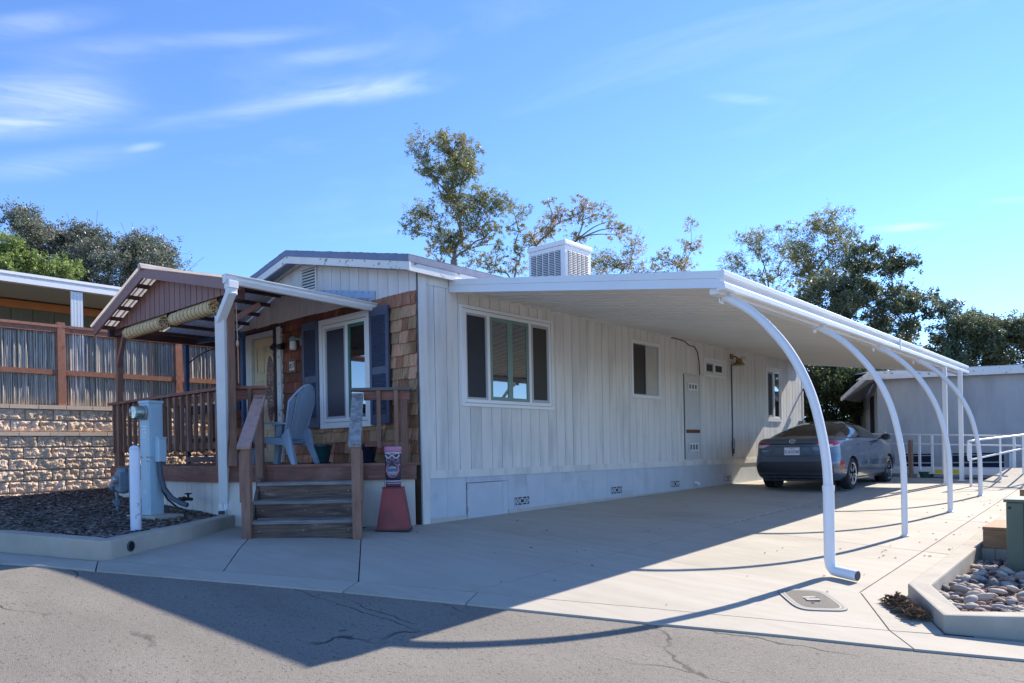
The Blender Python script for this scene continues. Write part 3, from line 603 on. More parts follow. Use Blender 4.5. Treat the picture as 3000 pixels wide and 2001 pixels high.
for z in (.1, .42): SIDE.box(b, .82, .845, .02, .03, z, z+.07)
b.build('hatch_hinge', steel, ht)
for a, c in ((.125, .81), (1.70, 5.5), (5.504, 9.5), (9.504, HL-.1)):
    P = [SIDE.p(a, .028, g(0, a)-.02), SIDE.p(c, .028, g(0, c)-.02), SIDE.p(c, .028, .062+.0042*c-.0015*a), SIDE.p(a, .028, .062+.0042*a-.001)]
    b = MB(); b.prism(P, (-.045, 0, 0)); b.build('base_strip', M('base_strip_paint', (.56, .53, .49), .8, (.48, .45, .41), 4), hs)
# foundation vents
for a, c, z0, z1 in ((1.84, 2.20, .11, .255), (4.48, 4.84, .13, .275), (6.64, 7.0, .14, .28), (9.1, 9.46, .145, .285)):
    b = MB(); SIDE.box(b, a, c, .010, .014, z0, z1); v = b.build('foundation_vent', blackm, hs); b = MB(); L = c-a; H = z1-z0
    def fb(u0, u1, w0, w1): SIDE.box(b, a+u0*L, a+u1*L, .014, .026, z0+w0*H, z0+w1*H)
    for q in ((0, 1, 0, .09), (0, 1, .91, 1), (0, .04, .09, .91), (.96, 1, .09, .91), (.34, .66, .25, .33), (.34, .66, .67, .75), (.34, .38, .33, .67), (.62, .66, .33, .67),
              (.12, .16, .25, .75), (.24, .28, .25, .75), (.16, .24, .25, .33), (.16, .24, .67, .75), (.72, .76, .25, .75), (.84, .88, .25, .75), (.76, .84, .25, .33), (.76, .84, .67, .75),
              (.19, .22, .09, .25), (.19, .22, .75, .91), (.48, .52, .09, .25), (.48, .52, .75, .91), (.78, .81, .09, .25), (.78, .81, .75, .91), (.04, .12, .45, .55), (.88, .96, .45, .55), (.28, .34, .45, .55), (.66, .72, .45, .55)): fb(*q)
    b.build('vent_grille', M('vent_paint', (.55, .58, .62), .6), v)
b = MB(); p = SIDE.p(7.69, .01, .19); b.tube([p, p+Vector((.05, 0, 0)), p+Vector((.085, 0, -.012)), p+Vector((.095, 0, -.05))], .032, 12); b.build('drain_elbow', pvc, hs, smooth=True)

# windows --------------------------------------------------------
def window(F, u0, u1, z0, z1, trim, cells, name='window', tmat=vinyl, inner=.05, nb=.012):
    """cells: (u0, u1, material, sash-width) inside the trim; frame stands proud, panes sit back in it"""
    b = MB(); n1 = .042
    F.box(b, u0, u0+trim, nb, n1, z0, z1); F.box(b, u1-trim, u1, nb, n1, z0, z1); F.box(b, u0+trim, u1-trim, nb, n1, z1-trim, z1); F.box(b, u0+trim, u1-trim, nb, n1+.004, z0, z0+trim)
    t2 = trim+.008; e = inner
    F.box(b, u0+t2, u0+t2+e, nb, n1-.008, z0+t2, z1-t2); F.box(b, u1-t2-e, u1-t2, nb, n1-.008, z0+t2, z1-t2)
    F.box(b, u0+t2+e, u1-t2-e, nb, n1-.008, z1-t2-e, z1-t2); F.box(b, u0+t2+e, u1-t2-e, nb, n1-.006, z0+t2, z0+t2+e)
    w = b.build(name, tmat, hs, bevel=.003)
    za, zb = z0+t2+e, z1-t2-e
    for a, c, m, sw in cells:
        if m is vinyl: b = MB(); F.box(b, a, c, .012, n1-.012, za, zb); b.build('mullion', vinyl, w); continue
        if sw:
            b = MB(); sm = sw[1]; s = sw[0]
            F.box(b, a, a+s, .013, .026, za, zb); F.box(b, c-s, c, .013, .026, za, zb); F.box(b, a+s, c-s, .013, .026, zb-s, zb); F.box(b, a+s, c-s, .013, .026, za, za+s); b.build('sash', sm, w)
        b = MB(); F.box(b, a+.001, c-.001, .012, .0155, za, zb); b.build('pane', m, w)
    return w
sashg = M('green_sash', (.16, .25, .21), .4); sashw = vinyl; sasha = M('grey_sash', (.42, .42, .44), .5); sashd = M('dark_sash', (.06, .06, .07), .5)
curt = M('warm_interior_reflection', (.20, .15, .125), .9)
window(SIDE, .745, 2.835, 1.605, 3.045, .045, [(.845, 1.285, screen, (.03, sasha)), (1.29, 1.345, vinyl, 0), (1.347, 1.80, glass, (.055, sashg)), (1.80, 2.235, glass, (.05, sashg)), (2.24, 2.29, vinyl, 0), (2.295, 2.735, screenb, (.045, sasha))])
window(SIDE, 5.215, 6.275, 1.915, 3.0, .055, [(5.28, 5.735, screenb, (.03, sashd)), (5.735, 6.21, M('frosted_pane', (.50, .49, .43), .3, (.44, .43, .37), 3), (.035, sasha))], inner=.004)
window(SIDE, 8.16, 9.2, 2.495, 2.905, .06, [(8.27, 8.62, blackp, (.03, sasha)), (8.62, 8.69, vinyl, 0), (8.69, 9.1, screenb, (.03, vinyl))], inner=.035)
window(SIDE, 11.54, 12.56, 1.565, 2.955, .06, [(11.65, 12.02, screenb, (.05, sasha)), (12.02, 12.09, vinyl, 0), (12.09, 12.45, glass, (.03, vinyl))], inner=.04)
# heater closet panel with two vents
def ventgrid(par, u0, u1, z0, z1, n=.033):
    b = MB(); SIDE.box(b, u0, u1, n-.006, n, z0, z1); v = b.build('closet_vent', M('vent_shadow', (.16, .155, .15), .8), par); b = MB()
    for k in range(4): uu_ = lerp(u0, u1-.035, k/3); SIDE.box(b, uu_, uu_+.035, n, n+.01, z0, z1)
    SIDE.box(b, u0+.035, u1-.035, n, n+.009, z0, z0+.03); SIDE.box(b, u0+.035, u1-.035, n, n+.009, z1-.03, z1)
    b.build('vent_frame', trimw, v)
closp = M('closet_paint', (.60, .60, .58), .7, (.54, .54, .525), 3)
pn = SIDE.piece('closet_door', hs, closp, 7.31, 7.93, .012, .026, 1.33, 2.475); ventgrid(hs, 7.41, 7.83, 2.16, 2.31)
SIDE.piece('closet_sill', hs, M('rusty_wood', (.16, .065, .03), .9), 7.31, 7.93, .012, .03, 1.255, 1.325)
SIDE.piece('closet_door', hs, closp, 7.31, 7.93, .012, .026, .70, 1.25); ventgrid(hs, 7.41, 7.83, .87, 1.04)
for a, c, z0, z1 in ((7.27, 7.305, .70, 2.49), (7.935, 7.97, .70, 2.49), (7.305, 7.935, 2.477, 2.51)): SIDE.piece('closet_trim', hs, closp, a, c, .012, .032, z0, z1)
SIDE.piece('closet_edge_shadow', hs, blackp, 7.245, 7.268, .0, .02, .70, 2.49)  # black strip standing in for the shadow outline left of the closet trim
# cables on the wall
b = MB(); P = [(6.75, 3.19), (7.05, 3.185), (7.3, 3.17), (7.5, 3.10), (7.72, 3.10), (7.86, 3.0), (7.93, 2.8), (7.95, 2.5)]
b.tube([SIDE.p(u, .035, z) for u, z in P], .011, 6); b.build('cable', conduit, hs, smooth=True)
b = MB(); b.tube([SIDE.p(9.55, .028, 2.85), SIDE.p(9.55, .028, 1.6), SIDE.p(9.54, .028, .72)], .016, 6); b.build('conduit', conduit, hs, smooth=True)
b = MB(); b.tube([SIDE.p(9.55+.08*math.sin(t), .04, 1.0+.14*math.cos(t)) for t in [2*PI*k/16 for k in range(17)]], .008, 6); SIDE.box(b, 9.52, 9.6, .015, .05, .78, .90); b.build('cord_coil', conduit, hs, smooth=True)

# front wall -----------------------------------------------------
DX0, DX1 = -4.26, -3.40       # door slab (right part hidden by screen-door post)
def hole(x0, x1, z0, z1):
    for a, c, d, e in ((-4.62, -3.33, .5, 3.04), (-2.67, -.53, 1.37, 3.0)):
        if x0 > a-.02 and x1 < c+.02 and z0 > d-.05 and z1 < e+.06: return True
    return False
z = .80; row = 0; nsh = 0
while z < 3.11:
    zt = min(z+.166, 3.112); x = -HW+.0; 
    while x < -.035:
        w = random.choice([.10, .13, .16, .19, .22, .25]); 
        if x < -4.6: w = .3
        x1 = min(x+w, -.03)
        if -.03-x1 < .07: x1 = -.03
        if not hole(x, x1, z, zt):
            xm = (x+x1)/2
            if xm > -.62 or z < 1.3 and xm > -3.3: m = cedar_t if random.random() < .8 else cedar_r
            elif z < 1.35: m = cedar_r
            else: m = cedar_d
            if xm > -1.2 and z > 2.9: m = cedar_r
            t = math.radians(-8.5); h = zt-z+.03; ang = random.gauss(0, .006)
            dz_ = random.uniform(-.008, .006); R = FRONT.R() @ Euler((t, ang, 0)).to_matrix()
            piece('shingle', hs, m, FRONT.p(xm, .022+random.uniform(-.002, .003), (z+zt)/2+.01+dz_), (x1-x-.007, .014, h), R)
            nsh += 1
        x = x1
    z += .166
FRONT.piece('shingle_backing', hs, mortar, -HW+.01, -.02, -.02, .006, .5, 3.11)
# gable boards above the shingles, clipped to the roof slope
def zroof(x): return 4.13-.213*abs(x+2.76)
x = -HW; b = MB(); first = True
while x < -.001:
    x1 = min(x+pitch, 0.0); zt0, zt1 = zroof(x+.004)-.16, zroof(x1-.004)-.16
    P = [FRONT.p(x+.004, .012, 3.115), FRONT.p(x1-.004, .012, 3.115), FRONT.p(x1-.004, .012, zt1)]
    if x < -2.76 < x1: P.append(FRONT.p(-2.76, .012, zroof(-2.76)-.16))
    P.append(FRONT.p(x+.004, .012, zt0))
    b = MB(); b.prism(P, (0, .03, 0)); b.build('gable_board', gablep, hs); x = x1
b = MB(); b.prism([FRONT.p(-HW+.01, .004, 3.1), FRONT.p(-.01, .004, 3.1), FRONT.p(-.01, .004, zroof(0)-.17), FRONT.p(-2.76, .004, zroof(-2.76)-.17), FRONT.p(-HW+.01, .004, zroof(-HW)-.17)], (0, .02, 0)); b.build('gable_backing', mortar, hs)
# gable vent
b = MB(); FRONT.box(b, -2.74, -2.36, .012, .016, 3.53, 3.875); gv = b.build('gable_vent', blackm, hs)
b = MB(); FRONT.box(b, -2.77, -2.735, .012, .035, 3.5, 3.905); FRONT.box(b, -2.365, -2.33, .012, .035, 3.5, 3.905); FRONT.box(b, -2.735, -2.365, .012, .035, 3.872, 3.905); FRONT.box(b, -2.735, -2.365, .012, .035, 3.5, 3.535); b.build('vent_frame', gablep, gv)
for k in range(7):
    b = MB(); zz = 3.55+k*.047; b.hexa([FRONT.p(*q) for q in ((-2.735, .014, zz+.03), (-2.365, .014, zz+.03), (-2.365, .032, zz), (-2.735, .032, zz), (-2.735, .014, zz+.036), (-2.365, .014, zz+.036), (-2.365, .036, zz+.006), (-2.735, .036, zz+.006))]); b.build('vent_slat', gablep, gv)
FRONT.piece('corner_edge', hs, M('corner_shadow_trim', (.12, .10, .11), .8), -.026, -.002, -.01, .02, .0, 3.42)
# flashing strip over porch roof
b = MB(); P = [FRONT.p(-2.27, .03, 3.49), FRONT.p(-.9, .03, 3.26), FRONT.p(-.9, .03, 3.145), FRONT.p(-2.27, .03, 3.38)]; b.prism(P, (0, .012, 0))
fl = b.build('roof_flashing', M('flashing_metal', (.40, .46, .56), .4, (.34, .40, .5), 4, metal=.3), hs)
b = MB()
for k in range(8): t = (k+.5)/8; b.lathe([(.007, 0), (.007, .005), (.003, .007)], FRONT.p(lerp(-2.2, -.95, t), .03, lerp(3.46, 3.235, t)), 6, (0, -1, 0))
b.build('screw', blackm, fl)
# door
b = MB(); FRONT.box(b, DX0, DX1, .0, .02, .84, 2.94); dr = b.build('front_door', doorp, hs)
def framebox(b, F, u0, u1, z0, z1, t, n0, n1):
    F.box(b, u0, u0+t, n0, n1, z0, z1); F.box(b, u1-t, u1, n0, n1, z0, z1); F.box(b, u0+t, u1-t, n0, n1, z1-t, z1); F.box(b, u0+t, u1-t, n0, n1, z0, z0+t)
for u0_, u1_, za, zb in ((-4.18, -3.93, 2.35, 2.80), (-3.90, -3.52, 2.68, 2.80), (-4.18, -3.98, 1.62, 2.22), (-4.18, -3.98, 1.02, 1.42), (-3.9, -3.5, 1.02, 1.40)):
    b = MB(); framebox(b, FRONT, u0_, u1_, za, zb, .022, .02, .032); b.build('door_panel', doorp, dr, bevel=.004)
cx, cz_ = -3.72, 2.06
def oval(rx, rz, n, nn=36): return [FRONT.p(cx+rx*math.cos(a), n, cz_+rz*math.copysign(abs(math.sin(a))**.75, math.sin(a))) for a in [2*PI*k/nn for k in range(nn)]]
b = MB(); b.prism(oval(.125, .56, .021), (0, -.004, 0)); b.build('oval_glass', doorglass, dr)
b = MB(); O1, O2 = oval(.17, .615, .02), oval(.125, .56, .02)
for k in range(36):
    j = (k+1) % 36; b.hexa([O1[k], O1[j], O2[j], O2[k]]+[p+Vector((0, -.018, 0)) for p in (O1[k], O1[j], O2[j], O2[k])])
b.build('oval_frame', doorp, dr)
b = MB(); b.lathe([(.0, 0), (.03, .0), (.012, .02), (.012, .035), (.027, .045), (.03, .06), (.018, .075), (0, .077)], FRONT.p(-4.2, .02, 1.82), 14, (0, -1, 0)); b.build('door_knob', brass, dr, smooth=True)
for a, c, za, zb, m, n1, nm in ((-4.46, -4.265, .84, 3.03, doort, .07, 'door_jamb'), (-4.265, -3.33, 2.945, 3.03, doort, .07, 'door_head'), (-3.555, -3.455, .84, 3.06, blackm, .075, 'screen_door_post'), (-4.62, -4.465, .84, 3.05, blackm, .03, 'screen_door_edge'), (-4.62, -3.33, 3.035, 3.07, blackm, .06, 'door_drip')):
    FRONT.piece(nm, hs, m, a, c, .0, n1, za, zb)
FRONT.piece('peeling_post', hs, peel, -3.452, -3.335, .0, .075, .84, 3.06)
# front window and shutters
FRW = Fr((0, -.034, 0), (1, 0, 0), (0, -1, 0))
fw = window(FRW, -2.235, -.965, 1.345, 3.0, .085, [(-2.09, -1.58, M('night_blue_screen', (.018, .026, .05), .35, spec=.5), (.035, sasha)), (-1.58, -1.515, vinyl, 0), (-1.513, -1.055, glass, (.045, M('deep_green_sash', (.03, .16, .11), .4)))], inner=.05, nb=-.034)
def shutter(x0, x1):
    b = MB(); framebox(b, FRW, x0, x1, 1.365, 3.005, .055, .035, .065); FRW.box(b, x0+.055, x1-.055, .035, .063, 2.06, 2.17); FRW.box(b, x0+.055, x1-.055, .035, .063, 1.42, 1.50); FRW.box(b, x0+.055, x1-.055, .035, .063, 2.88, 2.95); FRW.box(b, x0+.03, x1-.03, .03, .04, 1.4, 2.98)
    s = b.build('shutter', blue, hs, bevel=.003)
    for z0, z1 in ((1.505, 2.055), (2.175, 2.875)):
        n_ = int((z1-z0)/.0275)
        for k in range(n_):
            zz = z0+(k+.2)*(z1-z0)/n_; c = FRW.p((x0+x1)/2, .05, zz+.01); piece('slat', s, blue, c, (x1-x0-.112, .006, .028), FRW.R() @ Euler((math.radians(-38), 0, 0)).to_matrix())
shutter(-2.665, -2.24); shutter(-.96, -.545)
# roof
b = MB(); yF, yB = -.29, HL+.25
for sgn in (1, -1):
    xr = -2.76+sgn*2.90; zr_ = zroof(xr)
    b.hexa([(-2.76, yF, 4.13-.02), (xr, yF, zr_-.02), (xr, yB, zr_-.02), (-2.76, yB, 4.13-.02), (-2.76, yF, 4.15), (xr, yF, zr_+.01), (xr, yB, zr_+.01), (-2.76, yB, 4.15)])
b.build('roof', roofm, hs)
R2 = random.Random(3)
for sgn in (1, -1):     # courses of shingle tabs over the front strip (seen from the rake edge)
    for k in range(20):
        t0, t1 = k/20, (k+1)/20; xa = -2.76+sgn*2.915*t0; xb = -2.76+sgn*2.915*min(1, t1+.02)
        b = MB(); hgt = R2.uniform(.004, .012); b.hexa([(xa, yF-.012, zroof(xa)+.012), (xb, yF-.012, zroof(xb)+.012), (xb, yB, zroof(xb)+.012), (xa, yB, zroof(xa)+.012), (xa, yF-.012, zroof(xa)+.014), (xb, yF-.012, zroof(xb)+.012+hgt), (xb, yB, zroof(xb)+.012+hgt), (xa, yB, zroof(xa)+.014)]); b.build('shingle_course', roofm, hs)
for sgn in (1, -1):
    xe = -2.76+sgn*2.92; ap = Vector((-2.76, yF, 4.13)); en = Vector((xe, yF, zroof(xe)))
    b = MB(); b.prism([ap+Vector((0, -.012, .012)), en+Vector((0, -.012, .012)), en+Vector((0, -.012, -.075)), ap+Vector((0, -.012, -.075))], (0, .012, 0)); b.build('drip_edge', drip, hs)
    b = MB(); b.prism([ap+Vector((0, -.004, -.077)), en+Vector((0, -.004, -.077)), en+Vector((0, -.004, -.185)), ap+Vector((0, -.004, -.185))], (0, .03, 0)); b.build('barge_board', peel, hs)
    b = MB(); b.hexa([(xe-sgn*.012, yF, zroof(xe)-.075), (xe, yF, zroof(xe)-.075), (xe, yB, zroof(xe)-.075), (xe-sgn*.012, yB, zroof(xe)-.075), (xe-sgn*.012, yF, zroof(xe)+.01), (xe, yF, zroof(xe)+.01), (xe, yB, zroof(xe)+.01), (xe-sgn*.012, yB, zroof(xe)+.01)]); b.build('drip_edge', drip, hs)
    b = MB(); b.hexa([(xe-sgn*.04, yF, zroof(xe)-.19), (xe-sgn*.013, yF, zroof(xe)-.19), (xe-sgn*.013, yB, zroof(xe)-.19), (xe-sgn*.04, yB, zroof(xe)-.19), (xe-sgn*.04, yF, zroof(xe)-.077), (xe-sgn*.013, yF, zroof(xe)-.077), (xe-sgn*.013, yB, zroof(xe)-.077), (xe-sgn*.04, yB, zroof(xe)-.077)]); b.build('eave_fascia', peel, hs)
    b = MB(); b.hexa([(-2.76, yF+.03, 4.13-.10), (xe-sgn*.045, yF+.03, zroof(xe)-.10), (xe-sgn*.045, -.014, zroof(xe)-.10), (-2.76, -.014, 4.03), (-2.76, yF+.03, 4.13-.08), (xe-sgn*.045, yF+.03, zroof(xe)-.08), (xe-sgn*.045, -.014, zroof(xe)-.08), (-2.76, -.014, 4.05)]); b.build('soffit', soff, hs)
    b = MB(); b.prism([FRONT.p(-2.76, .012, 3.975), FRONT.p(-2.76+sgn*2.76, .012, zroof(0)-.155), FRONT.p(-2.76+sgn*2.76, .012, zroof(0)-.095), FRONT.p(-2.76, .012, 4.035)], (0, -.02, 0)); b.build('gable_trim', gablep, hs)
b = MB(); b.hexa([(-.0, 0, 3.36), (.12, 0, 3.33), (.12, HL, 3.33), (0, HL, 3.36), (0, 0, 3.375), (.12, 0, 3.345), (.12, HL, 3.345), (0, HL, 3.375)]); b.build('eave_soffit', peel, hs)

# fixtures on the house: things of their own
def lathe_part(name, mat, par, prof, c, axis=None, n=18): b = MB(); b.lathe(prof, c, n, axis); return b.build(name, mat, par, smooth=True)
ln = thing('wall_lantern', 'small jar lantern with grey metal cap on the dark shingles beside the left shutter', 'lamp', FRONT.p(-2.83, 0, 2.72))
b = MB(); FRONT.box(b, -2.80, -2.68, .03, .05, 2.69, 2.84); b.build('mount_plate', M('lantern_grey', (.22, .25, .26), .5), ln)
b = MB(); b.tube([FRONT.p(-2.75, .04, 2.78), FRONT.p(-2.8, .1, 2.79), FRONT.p(-2.86, .12, 2.79)], .022, 8); b.build('arm', MATS['lantern_grey'], ln, smooth=True)
lathe_part('cap', MATS['lantern_grey'], ln, [(.055, 0), (.06, .03), (.045, .07), (.02, .085)], FRONT.p(-2.88, .12, 2.755))
lathe_part('glass_jar', lantglass, ln, [(.04, 0), (.05, .01), (.056, .05), (.055, .12), (.048, .135)], FRONT.p(-2.88, .12, 2.62))
pq = thing('house_number', 'framed house number tile on the dark shingles below the jar lantern', 'sign', FRONT.p(-3.04, 0, 2.4))
b = MB(); framebox(b, FRONT, -3.17, -2.92, 2.28, 2.50, .034, .028, .058); b.build('wood_frame', M('plaque_wood', (.22, .10, .05), .6), pq, bevel=.003)
b = MB(); FRONT.box(b, -3.136, -2.954, .03, .042, 2.314, 2.466); b.build('tile', M('plaque_tile', (.66, .58, .54), .35), pq)
text('number', '#17', inkm, FRONT.p(-3.045, .044, 2.39), upright((1, 0, 0)), .12, pq, .001, .8)
sc_ = thing('security_light', 'black twin head security lamp on the peeling post by the front door', 'lamp', FRONT.p(-3.40, 0, 2.75))
for c, ax in ((FRONT.p(-3.42, .15, 2.73), (-.1, -.5, -.8)), (FRONT.p(-3.25, .12, 2.72), (.3, -.8, -.3))):
    b = MB(); b.lathe([(.02, -.05), (.034, -.045), (.045, .04), (.042, .052), (.02, .054)], c, 16, ax); b.build('lamp_head', blackp, sc_, smooth=True)
b = MB(); FRONT.box(b, -3.40, -3.28, .04, .07, 2.68, 2.78); b.tube([FRONT.p(-3.36, .06, 2.74), FRONT.p(-3.42, .1, 2.75)], .014, 8); b.tube([FRONT.p(-3.31, .06, 2.74), FRONT.p(-3.26, .09, 2.74)], .014, 8); b.build('bracket', blackp, sc_)
fd = thing('flood_light', 'old brass bell shaped flood lamp under the carport roof near the small window', 'lamp', SIDE.p(9.56, 0, 2.95))
b = MB(); SIDE.box(b, 9.50, 9.62, .012, .05, 2.98, 3.10); b.tube([SIDE.p(9.56, .04, 3.04), SIDE.p(9.58, .12, 3.03), SIDE.p(9.6, .17, 2.98)], .02, 8); b.build('arm', brass, fd, smooth=True)
lathe_part('bell_shade', brass, fd, [(.03, .16), (.06, .13), (.08, .07), (.15, .0), (.14, -.005)], SIDE.p(9.60, .19, 2.83))
lathe_part('side_bulb', lensm, fd, [(.02, -.06), (.05, -.05), (.055, .05), (.02, .055)], SIDE.p(9.74, .24, 2.98), (.8, .5, .1))
fl2 = thing('corner_lamp', 'small dark lamp bracket with copper shade at the far corner of the house', 'lamp', SIDE.p(14.2, 0, 2.45))
b = MB(); b.tube([SIDE.p(14.16, .02, 2.5), SIDE.p(14.2, .12, 2.5), SIDE.p(14.25, .2, 2.47)], .035, 8); b.build('bracket', blackp, fl2, smooth=True)
lathe_part('shade', M('copper', (.42, .22, .14), .4, metal=.5), fl2, [(.04, .05), (.07, 0), (.08, -.09), (.07, -.1)], SIDE.p(14.27, .24, 2.42))
mb = thing('meter_socket', 'small grey metal box fixed low on the sunlit far end of the side wall', 'box', SIDE.p(13.9, 0, 1.5))
b = MB(); SIDE.box(b, 13.82, 13.98, .012, .14, 1.40, 1.62); b.build('box_body', gasm, mb, bevel=.006)
b = MB(); b.lathe([(.03, 0), (.03, .05), (.012, .06)], SIDE.p(13.9, .14, 1.5), 10, (1, 0, 0)); b.build('knob', steel, mb)
# evaporative cooler
co = thing('roof_cooler', 'white boxy evaporative cooler with louvred sides on the house roof', 'cooler', (-1.4, 4.95, 3.8))
b = MB(); b.box(-1.85, 4.52, 3.75, -.95, 5.36, 4.84); b.build('cabinet', alu, co, bevel=.01)
b = MB(); b.box(-1.875, 4.495, 4.842, -.925, 5.385, 4.935); b.build('lid', alu, co, bevel=.02)
FC = Fr((0, 4.52, 0), (1, 0, 0), (0, -1, 0)); SCf = Fr((-.95, 0, 0), (0, 1, 0), (1, 0, 0))
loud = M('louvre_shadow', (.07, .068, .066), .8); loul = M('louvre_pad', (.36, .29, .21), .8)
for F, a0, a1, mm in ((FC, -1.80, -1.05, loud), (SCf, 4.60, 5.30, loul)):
    pw = (a1-a0)/5
    for k in range(5):
        u0_, u1_ = a0+k*pw+.014, a0+(k+1)*pw-.014
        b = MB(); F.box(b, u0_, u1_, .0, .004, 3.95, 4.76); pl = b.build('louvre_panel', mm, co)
        b = MB()
        for j in range(24):
            zz = 3.96+j*.0335; b.hexa([F.p(*q) for q in ((u0_, .005, zz+.016), (u1_, .005, zz+.016), (u1_, .02, zz), (u0_, .02, zz), (u0_, .005, zz+.02), (u1_, .005, zz+.02), (u1_, .02, zz+.005), (u0_, .02, zz+.005))])
        tag(b.build('louvre', alu, pl), kind='stuff')

# ================================================================== CARPORT
cp = thing('carport', 'long white metal carport roof fixed along the side of the house', 'carport', (2.0, 7.1, 2.6))
Y0, Y1 = .555, 13.8; CX = 4.0
def zc_top(x): return 3.357-.146*x
b = MB(); npan = 53; pwid = (Y1-Y0-.06)/npan
sec = [(0, .0), (.012, .022), (.03, .026), (.5, .034), (.97, .026), (.988, .022), (1, .0)]     # arched pan between seams
rows = [[(x, t*pwid, zc_top(x)-.145+h) for t, h in sec] for x in (.02, 1.0, 2.0, 3.0, CX-.03)]
b.grid(rows); me0 = b.build('roof_pan', pan, cp, local=True, recalc=False); pm = me0.data; bpy.data.objects.remove(me0)
for k in range(npan):
    o = bpy.data.objects.new('roof_pan', pm); o.location = (0, Y0+.03+k*pwid, 0); link(o, cp)
b = MB(); b.hexa([(.02, Y0+.03, zc_top(0)-.1), (CX-.03, Y0+.03, zc_top(CX)-.1), (CX-.03, Y1-.03, zc_top(CX)-.1), (.02, Y1-.03, zc_top(0)-.1), (.02, Y0+.03, zc_top(0)-.02), (CX-.03, Y0+.03, zc_top(CX)-.02), (CX-.03, Y1-.03, zc_top(CX)-.02), (.02, Y1-.03, zc_top(0)-.02)]); b.build('roof_deck', alu, cp)
for nm, ya, yb in (('front_fascia', Y0-.01, Y0+.03), ('rear_fascia', Y1-.03, Y1+.01)):
    b = MB(); s = -1 if nm[0] == 'f' else 1; yo = ya if s < 0 else yb
    for d0, d1, pr in ((0, .078, .006), (.078, .084, -.004), (.084, .172, .002), (.172, .18, .012)):
        b.hexa([(.02, ya-(pr if s < 0 else 0), zc_top(0)-d1), (CX, ya-(pr if s < 0 else 0), zc_top(CX)-d1), (CX, yb+(pr if s > 0 else 0), zc_top(CX)-d1), (.02, yb+(pr if s > 0 else 0), zc_top(0)-d1), (.02, ya-(pr if s < 0 else 0), zc_top(0)-d0), (CX, ya-(pr if s < 0 else 0), zc_top(CX)-d0), (CX, yb+(pr if s > 0 else 0), zc_top(CX)-d0), (.02, yb+(pr if s > 0 else 0), zc_top(0)-d0)])
    b.build(nm, alu, cp, recalc=False)
zo = zc_top(CX); b = MB()
gp = [(0, .0), (.075, .0), (.085, -.008), (.085, -.055), (.045, -.085), (.04, -.11), (.08, -.125), (.09, -.135), (.09, -.185), (.075, -.2), (.0, -.2)]
b.prism([(CX-.02+x, Y0-.015, zo+z_) for x, z_ in gp], (0, Y1-Y0+.03, 0)); b.build('gutter', alu, cp)
b = MB(); b.box(CX-.12, Y0+.03, zo-.225, CX-.02, Y1-.03, zo-.13); b.build('edge_beam', alu, cp)
for y in (Y0+6.9,): b = MB(); b.box(CX-.022, y, zo-.203, CX+.074, y+.05, zo+.003); b.build('gutter_joint', alu, cp)
# arched posts: one kind, copied
ARC = [(3.93, 2.56), (4.02, 2.50), (4.16, 2.41), (4.31, 2.28), (4.46, 2.11), (4.60, 1.92), (4.73, 1.68), (4.83, 1.42), (4.90, 1.12), (4.945, .82), (4.96, .5), (4.96, -.36)]
def smooth_path(P, k=3):
    out = []
    for i in range(len(P)-1):
        p0 = Vector(P[max(i-1, 0)]); p1 = Vector(P[i]); p2 = Vector(P[i+1]); p3 = Vector(P[min(i+2, len(P)-1)])
        for j in range(k):
            t = j/k; out.append(.5*((2*p1)+(p2-p0)*t+(2*p0-5*p1+4*p2-p3)*t*t+(3*p1-p0-3*p2+p3)*t**3))
    return out+[Vector(P[-1])]
PY = [.81, 3.66, 6.44, 9.12]
PL = ['thick white arched carport post nearest the street with drain pipe elbow at its foot', 'second white arched carport post counted from the drain elbow', 'third white arched carport post counted from the drain elbow', 'farthest white arched carport post near the ramp railing']
def arch(k):
    gz = g(4.96, PY[k]); t = thing('arched_post', PL[k], 'post', (4.96, PY[k], gz), 0, 'arched carport posts')
    P = [(x-4.96, 0, z-gz) for x, z in ARC if z > gz+.2]+[(0, 0, .02 if k else .36)]
    b = MB(); r = .044 if k == 0 else .0365; sp = smooth_path(P); b.tube(sp, r, 14); b.build('arched_tube', alu, t, smooth=True, local=True)
    b = MB(); b.cbox((3.95-4.96, 0, 2.575-gz), (.14, .09, .03)); b.cbox((3.90-4.96, 0, 2.53-gz), (.012, .09, .09)); b.build('top_bracket', alu, t, local=True)
    b = MB(); b.tube([(p.x+r*.75, -.03 if k == 0 else .0, p.z+r*.55) for p in sp[2:(-4 if k == 0 else -8)]], .010, 6); b.build('edge_bead', alu, t, smooth=True, local=True)
    if k == 0:
        b = MB(); b.tube([(0, 0, .88), (0, 0, .16), (.01, 0, .10), (.04, -.01, .062), (.09, -.022, .056), (.27, -.075, .042)], .051, 16); b.build('drain_elbow', alu, t, smooth=True, local=True)
        b = MB(); b.lathe([(.0535, 0), (.055, .01), (.055, .05), (.0535, .06)], (0, 0, .82), 16); b.build('pipe_collar', alu, t, smooth=True, local=True)
        b = MB(); b.lathe([(.045, 0), (.045, .003)], (.271, -.0753, .0418), 16, (.957, -.28, -.05)); b.build('elbow_mouth', M('pipe_shadow', (.1, .1, .1), .9), t, local=True)
    else: b = MB(); b.lathe([(.052, 0), (.052, .012), (.042, .02)], (0, 0, .0), 14); b.build('foot', alu, t, smooth=True, local=True)
for k in range(4): arch(k)
